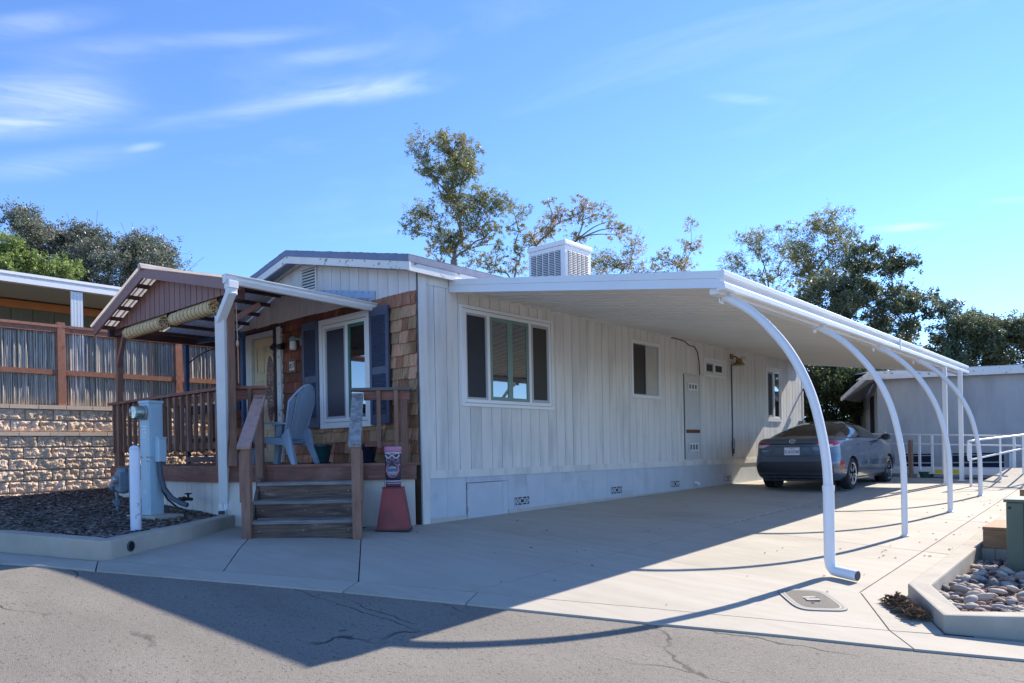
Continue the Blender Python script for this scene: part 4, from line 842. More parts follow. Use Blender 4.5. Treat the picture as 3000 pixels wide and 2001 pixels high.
for (x, y), lb in (((4.05, 11.12), 'square white carport post just inside the far arched post'), ((4.12, 12.39), 'square white carport post at the far end beside the ramp rail')):
    gz = g(x, y); t = thing('square_post', lb, 'post', (x, y, gz), 0, 'square rear carport posts')
    b = MB(); b.cbox((0, 0, (2.55-gz)/2), (.085, .085, 2.55-gz)); b.build('post_tube', alu, t, local=True, bevel=.006)
    b = MB(); b.cbox((0, 0, .006), (.14, .14, .012)); b.build('base_plate', alu, t, local=True)

# ================================================================== PORCH DECK
K = Vector((-1.87, -1.86, 0)); E_ = Vector((.03, -.12, 0)); dv = (E_-K).normalized(); nv = Vector((dv.y, -dv.x, 0)); DL = (E_-K).length; ZD = .83
def Dp(t, n, z): return K+dv*t+nv*n+Vector((0, 0, z))
DG = Fr(K, dv, nv)
dk = thing('porch_deck', 'brown timber porch deck with baluster railing in front of the door', 'deck', (-2.8, -1.0, 0))
XL = -5.55
def yfront(x): return -1.86 if x < K.x else K.y+(x-K.x)*dv.y/dv.x
x = XL
while x < .0:
    x1 = min(x+.143, .0); m = (x+x1)/2; ya, yb = yfront(x+.003), yfront(x1-.003)
    P = [(x+.003, ya-.02, ZD-.035), (x1-.003, yb-.02, ZD-.035)]
    if x < K.x < x1: P.insert(1, (K.x, -1.88, ZD-.035))
    P += [(x1-.003, -.02, ZD-.035), (x+.003, -.02, ZD-.035)]
    if yb < -.06: b = MB(); b.prism(P, (0, 0, .035)); b.build('deck_board', deckw, dk)
    x = x1
DG.piece('edge_board', dk, deckh, .02, 1.28, -.005, .055, ZD-.033, ZD+.004); DG.piece('edge_board', dk, deckh, 1.283, DL, -.005, .055, ZD-.033, ZD+.004)
piece('rim_board', dk, deckh, ((XL+K.x)/2, -1.87, .705), (K.x-XL+.06, .04, .185)); DG.piece('rim_board', dk, deckh, .0, .70, .0, .04, .615, .795); DG.piece('rim_board', dk, deckh, .703, DL+.0, .0, .04, .61, .795)
piece('rim_board', dk, deckh, (XL, -.95, .705), (.04, 1.8, .185)); DG.piece('rim_lip', dk, deckh, 1.95, DL-.05, .0, .047, .64, .665)
b = MB(); b.prism([(XL+.05, -1.80, 0), (K.x-.04, -1.80, 0), (E_.x-.14, -.08, 0), (XL+.05, -.08, 0)], (0, 0, .75)); b.build('under_deck', mortar, dk)
x = XL+.02
while x < K.x-.01:
    x1 = min(x+.2, K.x+.02); piece('skirt_board', dk, deckskirt, ((x+x1)/2, -1.835+random.uniform(-.003, .003), .35), (x1-x-.008, .02, .53)); x = x1
t = .0
for w in (.68, 1.17, .30, .40): DG.piece('skirt_board', dk, deckskirt, t+.003, min(t+w, DL)-.003, -.045, -.02, -.04, .615); t += w
# railing
YR = -1.88
def rail_post(x, y, z0=.83, z1=1.82): return piece('railing_post', dk, deckw, (x, y, (z0+z1)/2), (.09, .09, z1-z0))
for x in (-5.42, -3.78, -1.93): rail_post(x, -1.82, .81)
piece('cap_rail', dk, deckh, (-3.68, YR+.03, 1.84), (3.75, .15, .038)); piece('upper_rail', dk, deckh, (-3.68, YR+.055, 1.745), (3.58, .04, .10)); piece('lower_rail', dk, deckh, (-3.68, YR+.055, 1.105), (3.58, .04, .09))
x = -5.42
while x < -1.95: piece('baluster', dk, deckw, (x, YR+.012, 1.43), (.046, .046, .79)); x += .207
piece('cap_rail', dk, deckh, (-5.49, -.95, 1.84), (.14, 1.9, .038)); piece('lower_rail', dk, deckh, (-5.49, -.95, 1.1), (.04, 1.8, .09))
y = -1.6
while y < -.1: piece('baluster', dk, deckw, (-5.52, y, 1.43), (.046, .046, .79)); y += .207
def dpost(t, n, z0, z1, m=deckw): return piece('railing_post', dk, m, Dp(t, n, (z0+z1)/2), (.09, .09, z1-z0), DG.R())
dpost(.09, -.04, .82, 1.83); dpost(2.42, -.04, .82, 1.79)
DG.piece('cap_rail', dk, deckh, -.02, .66, -.09, .07, 1.835, 1.872); DG.piece('upper_rail', dk, deckh, .04, .63, -.03, .01, 1.70, 1.83); DG.piece('lower_rail', dk, deckh, .06, .60, -.03, .01, 1.06, 1.12)
for t in (.14, .42): piece('baluster', dk, deckw, Dp(t, .035, 1.45), (.046, .046, .78), DG.R())
DG.piece('cap_rail', dk, M('grey_cap', (.10, .085, .085), .8, (.16, .13, .12), 4), 1.72, 2.52, -.09, .07, 1.785, 1.822); DG.piece('upper_rail', dk, deckh, 1.9, 2.5, -.03, .01, 1.66, 1.78); DG.piece('lower_rail', dk, deckh, 1.9, 2.40, -.03, .01, 1.05, 1.11)
for t in (2.1, 2.33): piece('baluster', dk, deckw, Dp(t, .035, 1.41), (.05, .046, .76), DG.R())
# steps
ss = thing('porch_steps', 'weathered dark wooden steps with two sloping plank handrails up to the porch deck', 'steps', Dp(1.3, .6, 0))
for k, (nf, z) in enumerate(((1.06, .195), (.72, .405), (.385, .615))):
    sh = .56+.2*nf; t0, t1 = sh-.02, sh+1.20
    DG.piece('tread', ss, oldtread, t0, t1, nf-.30, nf+.025, z-.04, z); zb = g(*Dp(t0+.5, nf, 0)[:2])-.02 if k == 0 else z-.21
    DG.piece('riser', ss, oldstep, t0+.02, t1-.02, nf-.03, nf-.002, zb, z-.043)
    b = MB()
    for tt in (.08, .5, .93): b.lathe([(.006, 0), (.006, .003)], Dp(lerp(t0, t1, tt), nf-.002, z-.12), 6, nv)
    b.build('screw', steel, ss)
for s, tb, tt, m in ((-1, .72, .56, pinkrail), (1, 2.0, 1.83, greyrail)):
    gz = g(*Dp(tb, 1.1, 0)[:2]); DG.piece('stair_post', ss, deckw, tb-.05, tb+.05, 1.03, 1.125, gz, 1.05)
    DG.piece('stair_post', ss, deckw, tt-.045, tt+.045, .06, .15, .4, 1.72)
    DG.piece('post_cleat', ss, deckw, tb+s*.052-.018, tb+s*.052+.018, 1.035, 1.12, .42, 1.0)
    beamp('handrail', ss, m, Dp(tt, .05, 1.735), Dp(tb, 1.17, 1.055), .145, .04)
    beamp('stringer', ss, oldstep, Dp(tt+s*.0-.0+.09*(-s)*0, .1, .58), Dp(tb+.0, 1.0, .02), .04, .22)
b = MB(); c = Dp(.5, .30, .12); b.lathe([(.05, -.03), (.075, -.03), (.08, 0), (.075, .03), (.05, .03)], c, 18, (.8, .5, 0)); b.build('hose_wheel', tank, ss, smooth=True)

# ================================================================== PORCH ROOF
pr = thing('porch_roof', 'small gabled porch roof of corrugated sheets with purple brown boards and white gutter', 'canopy', (-3.2, -1.1, 2.9))
AX, AZ, LX, LZ, RX, RZ = -3.33, 3.63, -5.2, 3.05, -.96, 3.09; YF = -2.2
SL, SR = (AZ-LZ)/(AX-LX), (AZ-RZ)/(RX-AX)
corr = M('corrugated_sheet', (.62, .57, .52), .6, (.50, .45, .42), 2, c3=(.70, .67, .63), ns3=1.2, lo3=.5, hi3=.8, trans=.3)
def corrug(x0, z0, x1, z1, nm):
    b = MB(); n_ = 230; rows = []
    for i in range(n_+1):
        y = YF-.06+(2.22)*i/n_; h = .018*math.sin(2*PI*(y)/.085)
        rows.append([(lerp(x0, x1, t), y, lerp(z0, z1, t)+h+.02) for t in (0, .5, 1)])
    b.grid(rows); return b.build(nm, corr, pr, smooth='all', recalc=False)
corrug(AX, AZ, LX-.06, LZ-.02, 'corrugated_panel'); corrug(AX, AZ, RX+.04, RZ-.01, 'corrugated_panel')
b = MB(); b.tube([(AX, YF-.06, AZ+.02), (AX, 0, AZ+.02)], .05, 10); b.build('ridge_cap', corr, pr, smooth=True)
for x1, z1 in ((LX-.03, LZ-.01), (RX, RZ)):
    b = MB(); b.prism([(AX, YF-.02, AZ), (x1, YF-.02, z1), (x1, YF-.02, z1-.135), (AX, YF-.02, AZ-.135)], (0, .03, 0)); b.build('fascia_board', purple, pr)
for x0_, z0_, x1, z1 in ((AX, AZ, LX, LZ), (AX, AZ, RX, RZ)):
    for t in (.04, .22, .41, .6, .79, .96):
        x = lerp(x0_, x1, t); zz = lerp(z0_, z1, t)-.035; beamp('purlin', pr, darkwood, (x, YF+.01, zz), (x, -.02, zz), .075, .05)
x = -5.0
while x < -1.15:
    x1 = x+.165; zt = lambda q: (AZ-SL*(AX-q) if q < AX else AZ-SR*(q-AX))-.065
    P = [(x+.008, -1.98, 3.0), (x1-.008, -1.98, 3.0), (x1-.008, -1.98, zt(x1))]
    if x < AX < x1: P.append((AX, -1.98, AZ-.065))
    P.append((x+.008, -1.98, zt(x)))
    if zt(x) > 3.01 and zt(x1) > 3.01: b = MB(); b.prism(P, (0, .02, 0)); b.build('gable_board', purple, pr)
    x = x1
b = MB(); b.prism([(-5.0, -1.955, 3.0), (-1.2, -1.955, 3.0), (-1.2, -1.955, zt(-1.2)), (AX, -1.955, AZ-.07), (-5.0, -1.955, zt(-5.0))], (0, .012, 0)); b.build('gable_backing', blackm, pr)
piece('tie_beam', pr, darkwood, (-3.3, -1.86, 3.0), (4.15, .09, .14))
piece('tie_beam', pr, darkwood, (-5.30, -1.0, 2.98), (.09, 1.95, .12))
for x, z0_ in ((-5.31, .83), (-1.62, .83)): piece('roof_post', pr, deckw, (x, -1.82, (z0_+3.02)/2), (.09, .09, 3.02-z0_))
beamp('knee_brace', pr, purple, (-5.29, -1.84, 2.45), (-4.98, -1.84, 2.98), .06, .07); beamp('knee_brace', pr, purple, (-1.62, -1.80, 2.72), (-1.62, -1.4, 2.98), .06, .06); beamp('knee_brace', pr, purple, (-1.65, -1.83, 2.7), (-1.93, -1.83, 2.97), .05, .06)
b = MB(); gx = RX+.02; b.prism([(gx, YF-.05, RZ+.03), (gx, YF-.05, RZ-.075), (gx+.06, YF-.05, RZ-.075), (gx+.09, YF-.05, RZ-.03), (gx+.09, YF-.05, RZ+.0), (gx+.115, YF-.05, RZ+.02), (gx+.115, YF-.05, RZ+.03)], (0, 2.22, -.05)); gt = b.build('gutter', trimw, pr)
Tp = [(-.885, -2.17, 3.06), (-.885, -2.17, 2.93), (-1.14, -2.12, 2.70), (-1.19, -2.11, 2.58), (-1.96, -1.79, .33), (-1.97, -1.80, .24)]
b = MB(); b.cbox((-.885, -2.17, 3.0), (.12, .12, .09)); beam_ = None
b.beam(Tp[0], (-.887, -2.17, 2.88), .11, .09); b.beam((-.86, -2.175, 2.93), (-1.24, -2.14, 2.62), .10, .085); b.build('downspout_elbow', trimw, pr, bevel=.006)
b = MB(); b.beam((-1.215, -2.145, 2.68), (-1.895, -1.795, .30), .085, .115, (dv.x, dv.y, 0)); b.build('downspout', trimw, pr, bevel=.006)
b = MB(); b.beam((-1.89, -1.795, .33), (-1.90, -1.80, .215), .10, .125, (dv.x, dv.y, 0)); b.beam((-1.905, -1.805, .235), (-1.815, -1.875, .22), .10, .07); b.build('downspout_shoe', trimw, pr, bevel=.005)
b = MB(); b.cbox((-1.808, -1.881, .221), (.004, .08, .05), Matrix.Rotation(math.atan2(-.07, .09), 3, 'Z')); b.build('shoe_mouth', blackm, pr)
# rolled reed blinds
def blind(x0, x1, lb, tilt_):
    t = thing('reed_blind', lb, 'blind', ((x0+x1)/2, -1.96, 2.9), 0, 'rolled reed blinds under the porch gable'); r = .088
    b = MB(); n_ = 26; L = x1-x0; pts = [(x0+L*k/16, -1.97, 2.88+tilt_*k/16) for k in range(17)]
    b.tube(pts, [r*(1+.008*random.uniform(-1, 1)) for _ in pts], n_); b.build('roll', blindm, t, smooth=True)
    b = MB(); b.box(x0+.02, -1.935, 2.88, x1-.02, -1.925, 3.01); b.build('hanging_strip', blindm, t)
    b = MB()
    for k in range(11):
        x = x0+.04+(L-.08)*k/10; b.tube([(x+.0, -1.97+(r+.004)*math.cos(a), 2.88+tilt_*k/10+(r+.004)*math.sin(a)) for a in [2*PI*j/14 for j in range(15)]], .0022, 4, cap=False)
    b.build('binding_twine', blindc, t); b = MB()
    for s_, x in ((-1, x0), (1, x1)):
        for q in range(40):
            a = random.uniform(0, 2*PI); rd = r*.92*math.sqrt(random.random()); zc_ = 2.88+(tilt_ if s_ > 0 else 0); p = Vector((x, -1.97+rd*math.cos(a), zc_+rd*math.sin(a))); b.tube([p, p+Vector((s_*random.uniform(.002, .012), 0, 0))], .007, 5)
    b.build('roll_end', blindc, t); return t
blind(-4.52, -3.22, 'left rolled reed blind hanging below the purple gable boards', .0)
bl = blind(-2.90, -1.72, 'right rolled reed blind hanging below the gable beside the downspout', .01)
b = MB(); b.tube([(-1.56, -1.76, 2.95), (-1.55, -1.75, 2.4), (-1.545, -1.75, 1.9)], .006, 5); b.build('pull_cord', M('cord', (.5, .42, .3), .8), bl); b = MB(); b.ell((-1.55, -1.755, 2.42), (.02, .02, .045)); b.build('cord_knob', MATS['cord'], bl)

# ================================================================== RETAINING WALL AND BAMBOO FENCE (left)
FX = -6.5; LW = Fr((FX, 0, 0), (0, 1, 0), (1, 0, 0))
rw = thing('retaining_wall', 'tan split face block retaining wall below the bamboo fence', 'wall', (FX, -2, .3))
SPL = []
for k in range(7):      # rough faced block, local: length y, face +x, height z
    R = np.random.default_rng(k+50); ny, nz_ = 25, 13; b = MB(); rows = []; H = R.normal(0, 1, (nz_, ny))
    Hs = H.copy()
    for _ in range(4): Hs = (Hs+np.roll(Hs, 1, 0)+np.roll(Hs, 1, 1)+np.roll(Hs, -1, 0)+np.roll(Hs, -1, 1))/5
    Hs = Hs/Hs.std()
    for i in range(nz_):
        row = []
        for j in range(ny):
            ed = min(i, nz_-1-i, j, ny-1-j); d = .004 if ed == 0 else (.020+.0085*Hs[i, j]+.0028*H[i, j])*(1 if ed > 1 else .8); row.append((max(-.002, d), -.5+j/(ny-1)+(0 if j in (0, ny-1) else R.normal(0, .012)), -.5+i/(nz_-1)+(0 if i in (0, nz_-1) else R.normal(0, .02))))
        rows.append(row)
    b.grid(rows); x_ = -.1
    b.add([(0, -.5, -.5), (0, .5, -.5), (0, .5, .5), (0, -.5, .5), (x_, -.5, -.5), (x_, .5, -.5), (x_, .5, .5), (x_, -.5, .5)], [(0, 4, 5, 1), (1, 5, 6, 2), (2, 6, 7, 3), (3, 7, 4, 0)])
    o = b.build('block', blockm, recalc=False); SPL.append(o.data); bpy.data.objects.remove(o)
def course(z0, z1, y0, y1, off, fx, L=.407, cap=False):
    y = y0-off*L
    while y < y1:
        a, c = max(y, y0)+.004, min(y+L, y1)-.004
        if c-a > .05:
            if cap: piece('cap_block', rw, blocks_s, (fx-.06, (a+c)/2, (z0+z1)/2), (.16, c-a, z1-z0-.007))
            else:
                o = bpy.data.objects.new('block', random.choice(SPL)); o.matrix_basis = Matrix.LocRotScale(Vector((fx, (a+c)/2, (z0+z1)/2)), None, Vector((1, (c-a), z1-z0-.008))); link(o, rw)
        y += L
WY0, WY1 = -6.2, 3.2
course(1.79, 1.865, WY0, WY1, .3, FX+.03, cap=True); course(1.605, 1.79, WY0, WY1, .75, FX); course(1.42, 1.605, WY0, WY1, .25, FX); course(1.345, 1.42, WY0, WY1, .6, FX+.045, .44, True)
z = 1.345; k = 0
while z > .3: course(z-.186, z, WY0, WY1, .35+.5*(k % 2), FX+.02); z -= .186; k += 1
b = MB(); b.box(FX-.25, WY0, .2, FX-.03, WY1, 1.84); b.build('wall_core', mortar, rw)
fe = thing('bamboo_fence', 'red framed bamboo cane fence panels standing on the tan block wall', 'fence', (FX-.1, -1.5, 1.86))
FPX = FX-.06; posts_y = [-6.0, -4.27, -2.30, -.33, 1.64, 3.2]
for y in posts_y: piece('fence_post', fe, redwood, (FPX+.02, y, 2.56), (.115, .115, 1.42))
CAN = []
for k in range(6):
    b = MB(); R = random.Random(k); P = [(R.uniform(-.09, .09)*.02+math.sin(i*2+k)*.002, R.uniform(-.003, .003), i/8) for i in range(9)]
    rs = [.0118 + (.0022 if i % 2 else 0) for i in range(9)]; b.tube(P, rs, 6); o = b.build('bamboo_cane', bamboo, smooth='all', recalc=False); CAN.append(o.data); bpy.data.objects.remove(o)
nc = 0
for y0, y1 in zip(posts_y, posts_y[1:]):
    piece('top_rail', fe, redwood, (FPX+.035, (y0+y1)/2, 3.20), (.09, y1-y0-.0, .045)); piece('rail', fe, redwood, (FPX+.045, (y0+y1)/2, 3.135), (.04, y1-y0-.12, .085)); piece('rail', fe, redwood, (FPX+.045, (y0+y1)/2, 2.42), (.04, y1-y0-.12, .085))
    y = y0+.06
    while y < y1-.05:
        o = bpy.data.objects.new('bamboo_cane', random.choice(CAN)); o.matrix_basis = Matrix.LocRotScale(Vector((FPX-.004+random.uniform(-.016, .016), y, 1.87)), Euler((random.gauss(0, .008), random.gauss(0, .006), random.uniform(0, 6))).to_quaternion(), Vector((1, 1, 1.30)))
        if -3.7 < y < 1.4 and nc < 295: link(o, fe); nc += 1
        else: bpy.data.objects.remove(o)
        y += random.uniform(.0215, .031) if -3.7 < y < 1.4 else .05
# ------------------------------------------------------------------ neighbour behind the fence
nl = thing('neighbour_home', 'low olive brown neighbour home with white roof edge and orange trim behind the fence', 'house', (-11, 0, 2))
NW = Fr((-10.6, 0, 0), (0, 1, 0), (1, 0, 0)); y = -6
while y < 6: NW.piece('siding_board', nl, olive, y+.006, y+.394, -.03, .0, 1.0, 4.34); y += .4
b = MB(); b.box(-16, -6, .8, -10.64, 6, 4.3); b.build('inner_wall', mortar, nl)
NW.piece('trim_board', nl, orange, -6, 6, .0, .03, 4.16, 4.32)
for a, c, z0, z1 in ((-1.12, -1.0, 2.2, 3.78), (-1.0, .9, 3.66, 3.78), (.78, .9, 2.2, 3.66)): NW.piece('window_trim', nl, orange, a, c, .0, .03, z0, z1)
b = MB(); NW.box(b, -1.0, .78, .0, .012, 2.2, 3.66); wd = b.build('window', M('dim_pane', (.09, .085, .05), .25), nl); b = MB(); NW.box(b, -.02, .06, .012, .03, 2.2, 3.66); b.build('mullion', blackm, wd)
b = MB(); b.prism([(-9.0, -6.5, 4.50), (-9.0, -6.5, 4.34), (-10.7, -6.5, 4.36), (-10.7, -6.5, 4.52)], (0, 13, 0)); b.build('awning_roof', M('awning_underside', (.42, .42, .40), .7), nl)
b = MB(); b.prism([(-9.0+x, -6.52, 4.41+z_) for x, z_ in ((0, .145), (.07, .145), (.08, .09), (.03, .07), (.03, .05), (.08, .03), (.09, -.06), (0, -.07))], (0, 13.04, 0)); b.build('fascia_gutter', alu, nl)
b = MB(); b.prism([(-9.05, -6.5, 4.53), (-12.5, -6.5, 4.62), (-16, -6.5, 4.5), (-12.5, -6.5, 4.5)], (0, 13, 0)); b.build('roof', alu, nl)
for y in (-1.27,):
    b = MB(); 
    for dy_ in (-.085, -.03, .03, .085): b.box(-9.0, y+dy_-.022, .6, -8.95, y+dy_+.022, 4.33)
    b.box(-8.99, y-.1, .6, -8.96, y+.1, 4.33); b.build('awning_post', alu, nl)
# ------------------------------------------------------------------ meter pedestal, bollard, gas meter
zp = .215; mp_ = thing('meter_pedestal', 'tall pale blue steel electric meter pedestal with white number 17', 'pedestal', (-2.42, -2.50, zp), math.radians(10))
mpz = lambda *a: a
b = MB(); b.cbox((0, 0, .37), (.20, .185, .74)); b.build('lower_body', meterp, mp_, bevel=.006, local=True)
b = MB(); b.cbox((0, 0, 1.095), (.206, .19, .70)); b.cbox((0, 0, 1.462), (.228, .212, .034)); b.build('upper_body', meterp, mp_, bevel=.006, local=True)
b = MB(); b.cbox((.0, -.0945, .40), (.15, .005, .62)); b.cbox((0.1045, 0, 1.1), (.005, .14, .6)); b.cbox((0, -.0965, 1.0), (.155, .005, .42)); pl_ = b.build('front_panel', meterp, mp_, bevel=.002, local=True)
b = MB()
for z in (.70, .755, 1.23): 
    for x in (-.066, .066): b.lathe([(.008, 0), (.008, .008), (.004, .011)], (x, -.0985, z), 8, (0, -1, 0))
b.build('screw', steel, pl_, local=True)
b = MB(); b.lathe([(.094, 0), (.098, .012), (.098, .03), (.09, .034)], (0, -.094, 1.325), 28, (0, -1, 0)); b.build('meter_ring', steel, mp_, smooth=True, local=True)
b = MB(); b.lathe([(.086, .03), (.086, .14), (.078, .155), (0, .158)], (0, -.094, 1.325), 28, (0, -1, 0)); b.build('meter_dome', meterglass, mp_, smooth=True, local=True)
b = MB(); b.lathe([(.078, .03), (.078, .125), (0, .127)], (0, -.094, 1.325), 24, (0, -1, 0)); b.build('meter_face', M('meter_face', (.50, .54, .50), .5), mp_, smooth=True, local=True)
b = MB(); b.cbox((-.02, -.223, 1.345), (.07, .003, .022)); b.lathe([(.016, 0), (.016, .003)], (.02, -.221, 1.30), 12, (0, -1, 0)); b.lathe([(.012, 0), (.012, .003)], (-.025, -.221, 1.30), 12, (0, -1, 0)); b.build('meter_dial', inkm, mp_, local=True)
b = MB(); b.cbox((0, -.1, 1.128), (.095, .002, .052)); tg = b.build('number_sticker', white, mp_, local=True)
def ltext(nm, s, m, loc, size, par, sx=1):
    o = text(nm, s, m, loc, upright((1, 0, 0)), size, None, .001, sx); o.parent = par; o.matrix_parent_inverse = Matrix(); return o
ltext('sticker_print', 'SPACE', M('sticker_blue', (.25, .33, .5), .6), (0, -.1018, 1.128), .032, mp_)
ltext('number', '17', white, (0.0, -.1, 1.032), .125, mp_, .8)
b = MB(); b.cbox((.0, -.098, .305), (.08, .003, .045)); b.build('small_label', M('faded_label', (.50, .60, .64), .6), mp_, local=True)
b = MB(); b.cbox((.158, .02, .84), (.11, .10, .30)); b.cbox((.158, .02, .998), (.125, .115, .018)); b.build('side_box', meterp, mp_, bevel=.004, local=True)
b = MB(); b.tube([(.135, .02, .70), (.14, .03, .5), (.18, .05, .34), (.27, .09, .22), (.40, .14, .15), (.48, .17, .125)], .032, 12); b.build('black_conduit', conduit, mp_, smooth=True, local=True)
b = MB(); b.tube([(.11, .05, .45), (.125, .06, .31), (.20, .08, .20), (.33, .12, .10), (.47, .16, .05)], .013, 8); b.build('thin_conduit', tank, mp_, smooth=True, local=True)
b = MB(); b.cbox((0.05, 0, -.02), (.62, .40, .06)); b.build('pad', kerbm, mp_, bevel=.01, local=True)
bo = thing('bollard', 'white painted steel bollard with scuffed paint in front of the meter pedestal', 'bollard', (-1.35, -3.12, .19))
b = MB(); prof = [(.056, -.05), (.056, .86), (.052, .885), (.04, .903), (.02, .912), (.0, .914)]; b.lathe(prof, (0, 0, 0), 24); b.build('post', boll, bo, smooth=True, local=True)
b = MB(); b.lathe([(.0575, .868), (.0575, .876)], (0, 0, 0), 24); b.build('cap_seam', M('bollard_seam', (.5, .54, .62), .5), bo, local=True)
gm = thing('gas_meter', 'grey gas meter and riser pipe between the bollard and the deck skirting', 'meter', (-3.05, -2.62, .25))
b = MB(); b.cbox((0, 0, .40), (.20, .15, .24)); b.ell((0, 0, .52), (.10, .075, .06)); b.ell((0, 0, .28), (.10, .075, .05)); b.build('meter_body', gasm, gm, smooth=True, local=True)
b = MB(); b.lathe([(.05, 0), (.055, .01), (.055, .05), (.04, .065)], (-.02, -.07, .42), 14, (0, -1, 0)); b.cbox((-.02, -.12, .40), (.035, .004, .13)); b.build('dial_housing', steel, gm, local=True)
b = MB(); b.tube([(-.08, 0, .50), (-.08, 0, .56), (-.14, -.01, .56), (-.17, -.02, .5), (-.17, -.02, -.06)], .020, 8); b.tube([(.08, 0, .50), (.08, 0, .58), (.17, .02, .58), (.17, .03, -.06)], .020, 8); b.build('riser_pipe', gasm, gm, smooth=True, local=True)
b = MB(); b.ell((-.17, -.02, .10), (.04, .04, .05)); b.cbox((-.17, -.06, .12), (.07, .02, .03)); b.lathe([(.07, 0), (.09, .02), (.07, .06)], (-.16, -.03, .34), 12, (-.7, -.7, 0)); b.build('valve', gasm, gm, local=True)
wv = thing('water_valve', 'dark brass garden tap and pipe by the deck skirting right of the pedestal', 'tap', (-2.3, -2.12, .3))
b = MB(); b.tube([(-.2, 0, .1), (.1, .03, .1)], .022, 8); b.tube([(.02, .02, .1), (.02, .02, .16)], .015, 8); b.ell((.02, .02, .17), (.05, .05, .012)); b.ell((-.06, .0, .1), (.05, .035, .035)); b.build('pipe', tank, wv, smooth=True, local=True)
# ------------------------------------------------------------------ pots, chairs, tiki, swing
def pot(x, y, m, lb, r, h):
    t = thing('flower_pot', lb, 'pot', (x, y, ZD))
    b = MB(); b.lathe([(r*.62, 0), (r*.72, h*.12), (r*.98, h*.78), (r*1.05, h*.86), (r*1.05, h*.96), (r*.98, h), (r*.88, h*.97), (r*.85, h*.8)], (0, 0, 0), 28); b.build('glazed_body', m, t, smooth=True, local=True)
    b = MB(); b.lathe([(0, 0), (r*.88, 0.002), (0, .004)], (0, 0, h*.84), 20); b.build('soil', dirt, t, local=True)
    b = MB(); b.lathe([(r*.8, 0), (r*.9, .02), (r*.8, .025)], (0, 0, .001), 24); b.build('saucer', m, t, smooth=True, local=True); return t
pot(-1.42, -.62, tealg, 'teal glazed flower pot on the deck between the chair and the steps', .155, .27)
pot(-.72, -.36, darkg, 'dark navy glazed pot on the deck behind the right stair post', .15, .28)
